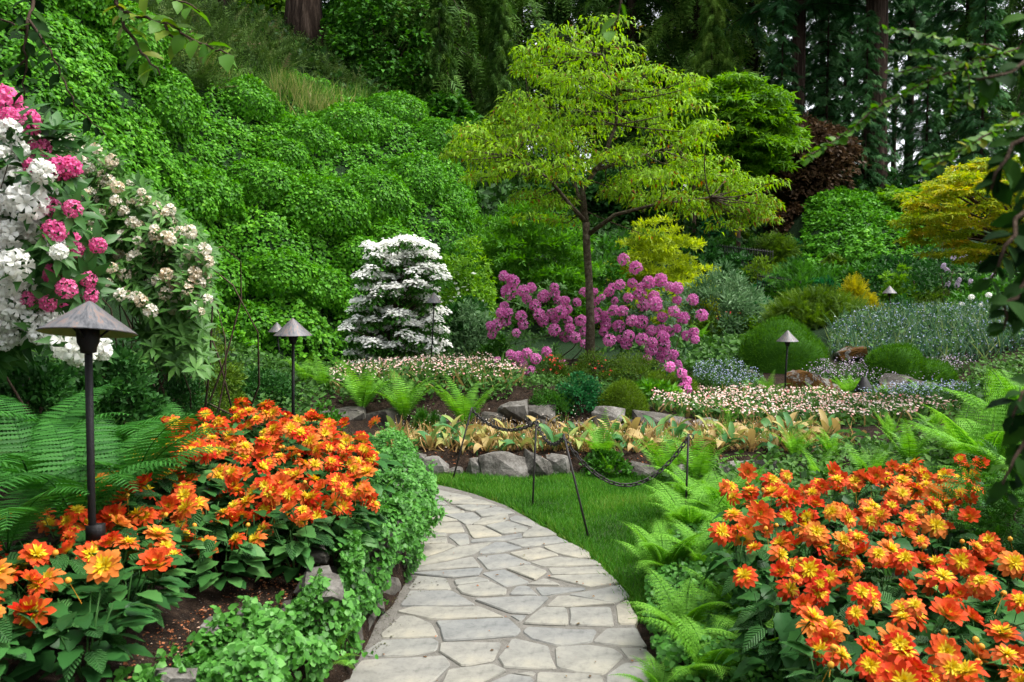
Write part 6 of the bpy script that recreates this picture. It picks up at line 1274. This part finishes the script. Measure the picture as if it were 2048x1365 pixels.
def path_lamp(label, px, apy, rpy, Y, bpx, bpy, R=.15, bottom=None, k=28, group='copper path lamps'):
    ap = at(px, apy, Y); rim = at(px, rpy, Y); hgt = ap[2]-rim[2]; gx_, gy_ = at(bpx, bpy, Y)[:2]; gz = h1(gx_, gy_) if bottom is None else bottom
    b = np.array([gx_, gy_, gz]); t = thing('path_lamp', label, 'lamp', tuple(b), 0, group); c = np.array([rim[0], rim[1], rim[2]])-b
    prof = [(.004,hgt), (R*.05,hgt*.985), (R*.11,hgt*.93), (R*.3,hgt*.73), (R*.55,hgt*.46), (R*.8,hgt*.21), (R,0)]
    g = Geo(); n0 = len(prof)
    V = []; 
    lathe(prof, k, g, 0, .5); g.T[-1] = np.repeat([p[0]/R for p in prof], k)
    inner = [(R*.985,-.004), (R*.78,hgt*.17), (R*.5,hgt*.42), (R*.1,hgt*.78)]; lathe(inner, k, g, 1, .5); lathe([(R,0), (R*1.004,-.002), (R*.985,-.004)], k, g, 0, .9)
    sh = link('lamp_shade', g.mesh('lamp_shade', [M_pat, M_inner]), t, tuple(c))
    s = R/.15; so = lathe([(.0,.03*s), (.036*s,.03*s), (.036*s,-.015*s), (.034*s,-.035*s), (.026*s,-.05*s), (.025*s,-.068*s), (.018*s,-.07*s), (.0,-.07*s)], 14).mesh('lamp_socket', M_black)
    link('lamp_socket', so, t, tuple(c))
    for i in range(3):
        a = .6+i*2.094; st = tube([(math.cos(a)*.03*s, math.sin(a)*.03*s, -.02*s), (math.cos(a)*.06*s, math.sin(a)*.06*s, .004*s), (math.cos(a)*.095*s, math.sin(a)*.095*s, hgt*.30)], .004*s, 5); link('strut', st.mesh('lamp_strut', M_black), t, tuple(c))
    link('post', tube([(0, 0, -.1), (c[0]*.5, c[1]*.5, c[2]*.5), (c[0], c[1], c[2]-.05*s)], .0125*s, 10).mesh('lamp_post', M_black), t)
    return t, c
t, c = path_lamp('large copper cone lamp among the ferns, nearest the camera', 176, 602, 665, 2.65, 183, 1060)
[c_ for c_ in t.children if c_.name.startswith('lamp_shade')][0].rotation_euler = (math.radians(-9), 0, 0)
link('junction_box', boxgeo(-.022, .026, -.02, .02, .0, .05).mesh('junction_box', M_black), t, (.012, 0, c[2]*.28))
path_lamp('copper cone lamp rising behind the left dahlias', 586, 637, 671, 6.3, 586, 850)
path_lamp('small copper lamp half hidden behind the second lamp, by ivy', 554, 645, 664, 14, 563, 748)
path_lamp('dark copper lamp in front of the white viburnum', 868, 585, 606, 15*.82, 861, 727, .15*.82)
path_lamp('copper lamp beside the mossy boulder and large moss mound', 1575, 661, 683, 11, 1568, 822)
path_lamp('far copper lamp above the iris and blue flowers', 1779, 572, 587, 17.2, 1782, 645)
path_lamp('far lamp above the crimson flowers, tallest of three', 1448, 620, 633, 20.5, 1450, 692)
path_lamp('far lamp just behind the tallest one above crimson flowers', 1453, 632, 640, 24, 1455, 680, .12)
path_lamp('smallest far lamp right of the two above crimson flowers', 1470, 640, 648, 23, 1471, 682, .11)
path_lamp('low far lamp peeping over the iris blades at right', 1837, 614, 626, 21, 1837, 645, .14)
path_lamp('tiny far lamp near the white blooms at right edge', 1914, 621, 630, 26, 1914, 645, .11)
sp = at(1728, 782, 11.3); t = thing('spotlight', 'black cone shaped garden spotlight by the bright fern', 'spotlight', (sp[0], sp[1], h1(sp[0], sp[1])))
z = sp[2]-h1(sp[0], sp[1]); link('shade', lathe([(.015,.20), (.03,.195), (.06,.14), (.065,.135), (.10,.06), (.105,.055), (.145,-.01), (.14,-.012), (.05,.1)], 22).mesh('spot_shade', M_black), t, (0, 0, z)); link('stake', tube([(0,0,-.05), (0,0,z+.12)], .012, 8).mesh('spot_stake', M_black), t)
# ---------------------------------------------------------------- chain on iron stakes
def stake(label, top, base):
    b = np.array(base); tp = np.array(top)-b; t = thing('chain_post', label, 'post', tuple(b), 0, 'iron chain posts on the lawn')
    link('rod', tube([tp*-.06, tp*.5, tp], .0075, 8).mesh('rod', M_iron), t)
    a = np.linspace(0, 2*math.pi*.92, 14); R = .018; link('hook', tube(np.column_stack([tp[0]+R-R*np.cos(a), np.full(14, tp[1]), tp[2]-.02+R*np.sin(a)]), .004, 6).mesh('hook', M_iron), t)
    return np.array(top)-np.array([0, 0, .025])
h1_ = stake('leaning iron chain post furthest left, in front of upright fern', at(944,815,7.08), gp(905,962,0))
h2_ = stake('iron chain post standing in the middle of the lawn', at(1073,838,6.14), gp(1065,1015,0))
h3_ = stake('leaning iron chain post nearest the path edge', at(1127,868,5.32), gp(1178,1080,0))
h4_ = stake('iron chain post furthest right between tall ferns', at(1377,868,5.5), (at(1371,1000,5.5)[0], 5.5, h1(at(1371,1000,5.5)[0], 5.5)))
def link_mesh():
    a = np.arange(14)*2*math.pi/14; P = np.column_stack([np.cos(a)*.021+np.sign(np.cos(a))*.006, np.sin(a)*.013, np.zeros(14)]); k = 5; T = nrm(np.roll(P, -1, 0)-np.roll(P, 1, 0)); X = np.cross(T, [0, 0, 1.]); b = np.arange(k)*2*math.pi/k
    V = P[:, None]+.0052*(np.cos(b)[None, :, None]*X[:, None]+np.sin(b)[None, :, None]*np.array([0, 0, 1.])); i = np.arange(14)[:, None]; i2 = (i+1) % 14; j = np.arange(k)[None]; j2 = (j+1) % k
    return Geo().add(V.reshape(-1, 3), np.stack([i*k+j, i2*k+j, i2*k+j2, i*k+j2], -1).reshape(-1, 4)).mesh('chain_link', M_iron)
LINK = link_mesh()
def chain(label, a, b, sag):
    t = thing('chain', label, 'chain', tuple((a+b)/2), 0, 'iron chains between the posts'); o = (a+b)/2; u = np.linspace(0, 1, 400)[:, None]; P = a+(b-a)*u-np.array([0, 0, 1])*4*sag*u*(1-u); S = np.concatenate([[0], np.cumsum(np.linalg.norm(np.diff(P, axis=0), axis=1))]); n = int(S[-1]/.040)
    for i in range(n):
        s = (i+.5)*S[-1]/n; p = np.array([np.interp(s, S, P[:, q]) for q in range(3)]); e = np.array([np.interp(s+.01, S, P[:, q]) for q in range(3)])-np.array([np.interp(s-.01, S, P[:, q]) for q in range(3)])
        M = frames(np.cross(e, [0.1, .2, 1.])[None], np.cross(e, np.cross(e, [0.1, .2, 1.]))[None])[0]; R = Matrix(np.stack([nrm(e), nrm(np.cross([.1,.2,1.], e)), np.cross(nrm(e), nrm(np.cross([.1,.2,1.], e)))], -1).tolist()) @ Matrix.Rotation(math.pi/4+(i % 2)*math.pi/2, 3, 'X')
        link('chain_link', LINK, t, tuple(p-o), R.to_euler())
chain('black chain sagging between the leaning left post and middle post', h1_, h2_, .115)
chain('short black chain between middle post and the path edge post', h2_, h3_, .10)
chain('long black chain sagging low over the lawn to the right post', h3_, h4_, .33)
# ---------------------------------------------------------------- iron railing on the far terrace
def railing(label, p0, p1, h, n):
    p0, p1 = np.array(p0), np.array(p1); t = thing('iron_railing', label, 'railing', tuple(p0)); d = p1-p0
    for zz in (.12, h): link('rail', tube([(0, 0, zz), d+np.array([0, 0, zz])], .018, 5).mesh('rail', M_black), t)
    pm = tube([(0,0,0), (0,0,h+.06)], .011, 5).mesh('picket', M_black)
    for i in range(n+1): link('picket', pm, t, tuple(d*i/n))
railing('thin black iron railing on the upper terrace', at(1425,525,26), at(1545,540,25.2), .55, 24)
railing('thin black iron railing beside lower terrace clumps', at(1515,588,22.6), at(1600,600,22), .5, 18)
# ---------------------------------------------------------------- branches that hang into the picture
M_fgl_shade = leaf_mat('branch_leaf', [(.003,.013,.003), (.008,.03,.005), (.018,.06,.008), (.05,.13,.016)], .7, .35, .12, .1)  # leaf colour darkened to stand in for shade on the near branches
M_fgt = leaf_mat('branch_leaf_light', [(.02,.07,.008), (.05,.15,.012), (.10,.24,.02), (.22,.24,.03)], .45, .4, .3, .1)
def branch(label, pts, T, size, step, mat=M_fgl_shade, r0=.004, wig=.15, n_per=2, twigs=(), name='overhanging_branch', berry=False, seed=0, droop=.2):
    r = np.random.default_rng(seed+len(pts)); P0 = [at(*p) for p in pts]; t = thing(name, label, 'branch', tuple(P0[0])); o = P0[0]; lf = Geo(); st = Geo(); paths = [P0]+[[at(*p) for p in tw] for tw in twigs]
    for i, pp in enumerate(paths):
        pp = np.array(pp); S = np.concatenate([[0], np.cumsum(np.linalg.norm(np.diff(pp, axis=0), axis=1))]); u = np.linspace(0, S[-1], max(6, int(S[-1]/.03))); Q = np.column_stack([np.interp(u, S, pp[:, k]) for k in range(3)]); Q[1:-1] += r.normal(0, r0*.5, (len(Q)-2, 3))
        tube(Q-o, np.linspace(r0*(1 if i == 0 else .6), r0*.3, len(Q)), 5, geo=st)
        v = np.arange(step*.5, S[-1], step); B = np.column_stack([np.interp(v, S, pp[:, k]) for k in range(3)]); n = len(B)*n_per; B = np.repeat(B, n_per, 0)
        tg = nrm(np.repeat(np.column_stack([np.interp(v+.01, S, pp[:, k])-np.interp(v-.01, S, pp[:, k]) for k in range(3)])+1e-6, n_per, 0)); sd = nrm(np.cross(tg, np.array([0, -.6, .8])))*np.where(np.arange(n) % 2 == 0, 1, -1)[:, None]
        d = nrm(sd+tg*.5+r.normal(0, .4, (n, 3))-np.array([0, 0, droop])); nn = nrm(np.array([0, -.35, .9])+r.normal(0, .4, (n, 3)))
        scat(T, B-o, frames(d, nn), size*r.uniform(.6, 1.25, n), np.clip(r.normal(.5, .22, n), 0, 1), geo=lf)
    link('twig', st.mesh('branch_twig', M_bark), t); link('leaves', lf.mesh('branch_leaves', mat), t); return t
branch('slender arching twig with tiny round leaves hanging in at upper right', [(2080,90,1.7),(1985,112,1.65),(1860,162,1.6),(1760,212,1.6),(1690,270,1.58),(1602,322,1.55)], ROUND, .016, .008, M_fgt, .0035, twigs=[[(2000,100,1.65),(1900,80,1.6),(1820,62,1.6),(1756,58,1.6)], [(1940,130,1.62),(1850,108,1.6),(1768,102,1.6)], [(1900,148,1.62),(1860,135,1.6),(1780,145,1.6)], [(1960,120,1.62),(1970,190,1.6),(1965,215,1.6)], [(1930,135,1.6),(1938,190,1.6),(1935,218,1.6)], [(1900,148,1.6),(1908,200,1.6),(1900,235,1.6)]])
branch('second slender leafy twig below the arching one at right', [(2090,200,1.6),(2010,250,1.55),(1940,290,1.52),(1870,335,1.5),(1828,358,1.5)], ROUND, .017, .011, M_fgt, .003, twigs=[[(1960,278,1.5),(1900,310,1.5),(1850,320,1.5)]], seed=3)
branch('dark blurred leafy branch hanging down the right frame edge', [(2132,-60,1.15),(2082,120,1.15),(2062,300,1.12),(2052,480,1.1),(2057,640,1.1)], LEAFN, .036, .018, M_fgl_shade, .006, n_per=3, twigs=[[(2082,100,1.15),(2012,150,1.1),(1952,160,1.1)], [(2067,260,1.12),(2012,320,1.1),(1982,380,1.1)], [(2057,420,1.1),(2007,500,1.08),(1982,560,1.08)], [(2052,560,1.1),(2012,610,1.08),(2007,660,1.08)], [(2132,30,1.2),(2082,40,1.2),(2052,30,1.15)]], seed=5, droop=.7)
branch('dark leaves trailing lower down the right frame edge', [(2122,620,1.2),(2072,740,1.15),(2052,850,1.12),(2047,960,1.12)], LEAFN, .034, .02, M_fgl_shade, .005, n_per=2, twigs=[[(2067,760,1.12),(2032,800,1.1),(2022,850,1.1)], [(2050,880,1.12),(2022,930,1.1),(2012,990,1.1)]], seed=8, droop=.8)
branch('mossy twig with broad leaves hanging in at the upper left', [(215,-50,3.2),(245,40,3.1),(285,110,3.05),(320,150,3.0)], LEAFN, .085, .05, M_fgt, .011, n_per=2, twigs=[[(240,20,3.1),(330,50,3.0),(400,85,3.0),(470,115,2.95)], [(250,-20,3.1),(330,-10,3.0),(400,25,3.0)], [(330,50,3.0),(360,100,3.0)]], seed=2)
branch('thin dark twig crossing the top left corner above pink trusses', [(70,-50,3.4),(55,60,3.3),(50,140,3.3),(48,200,3.3)], LEAFN, .075, .05, M_fgl_shade, .009, n_per=2, twigs=[[(58,40,3.3),(110,120,3.2),(150,210,3.2),(210,270,3.2)], [(52,120,3.3),(10,150,3.3),(-30,160,3.3)], [(55,60,3.3),(0,40,3.3),(-30,30,3.3)]], seed=4, droop=.5)
branch('single blurred twig with three pale leaves at the top centre', [(1246,-40,1.3),(1240,20,1.3),(1228,55,1.3),(1205,78,1.3)], LEAFN, .034, .024, M_fgt, .0022, n_per=1, seed=6)
def feather(label, px, py, Y, w, h, key, seed): return shrub('feathery_shrub', label, px, py, Y, w, h, key, FEATH, .075, 60, 26, .3, .6, None, 'shrub', droop=.4)
feather('feathery green shrub at the right edge overhanging the dahlias', 2010, 1080, 3.6, 230, 190, 'mid', 1)
feather('deep green feathery shrub at the right frame edge lower down', 2110, 1150, 3.2, 160, 160, 'dark', 2)
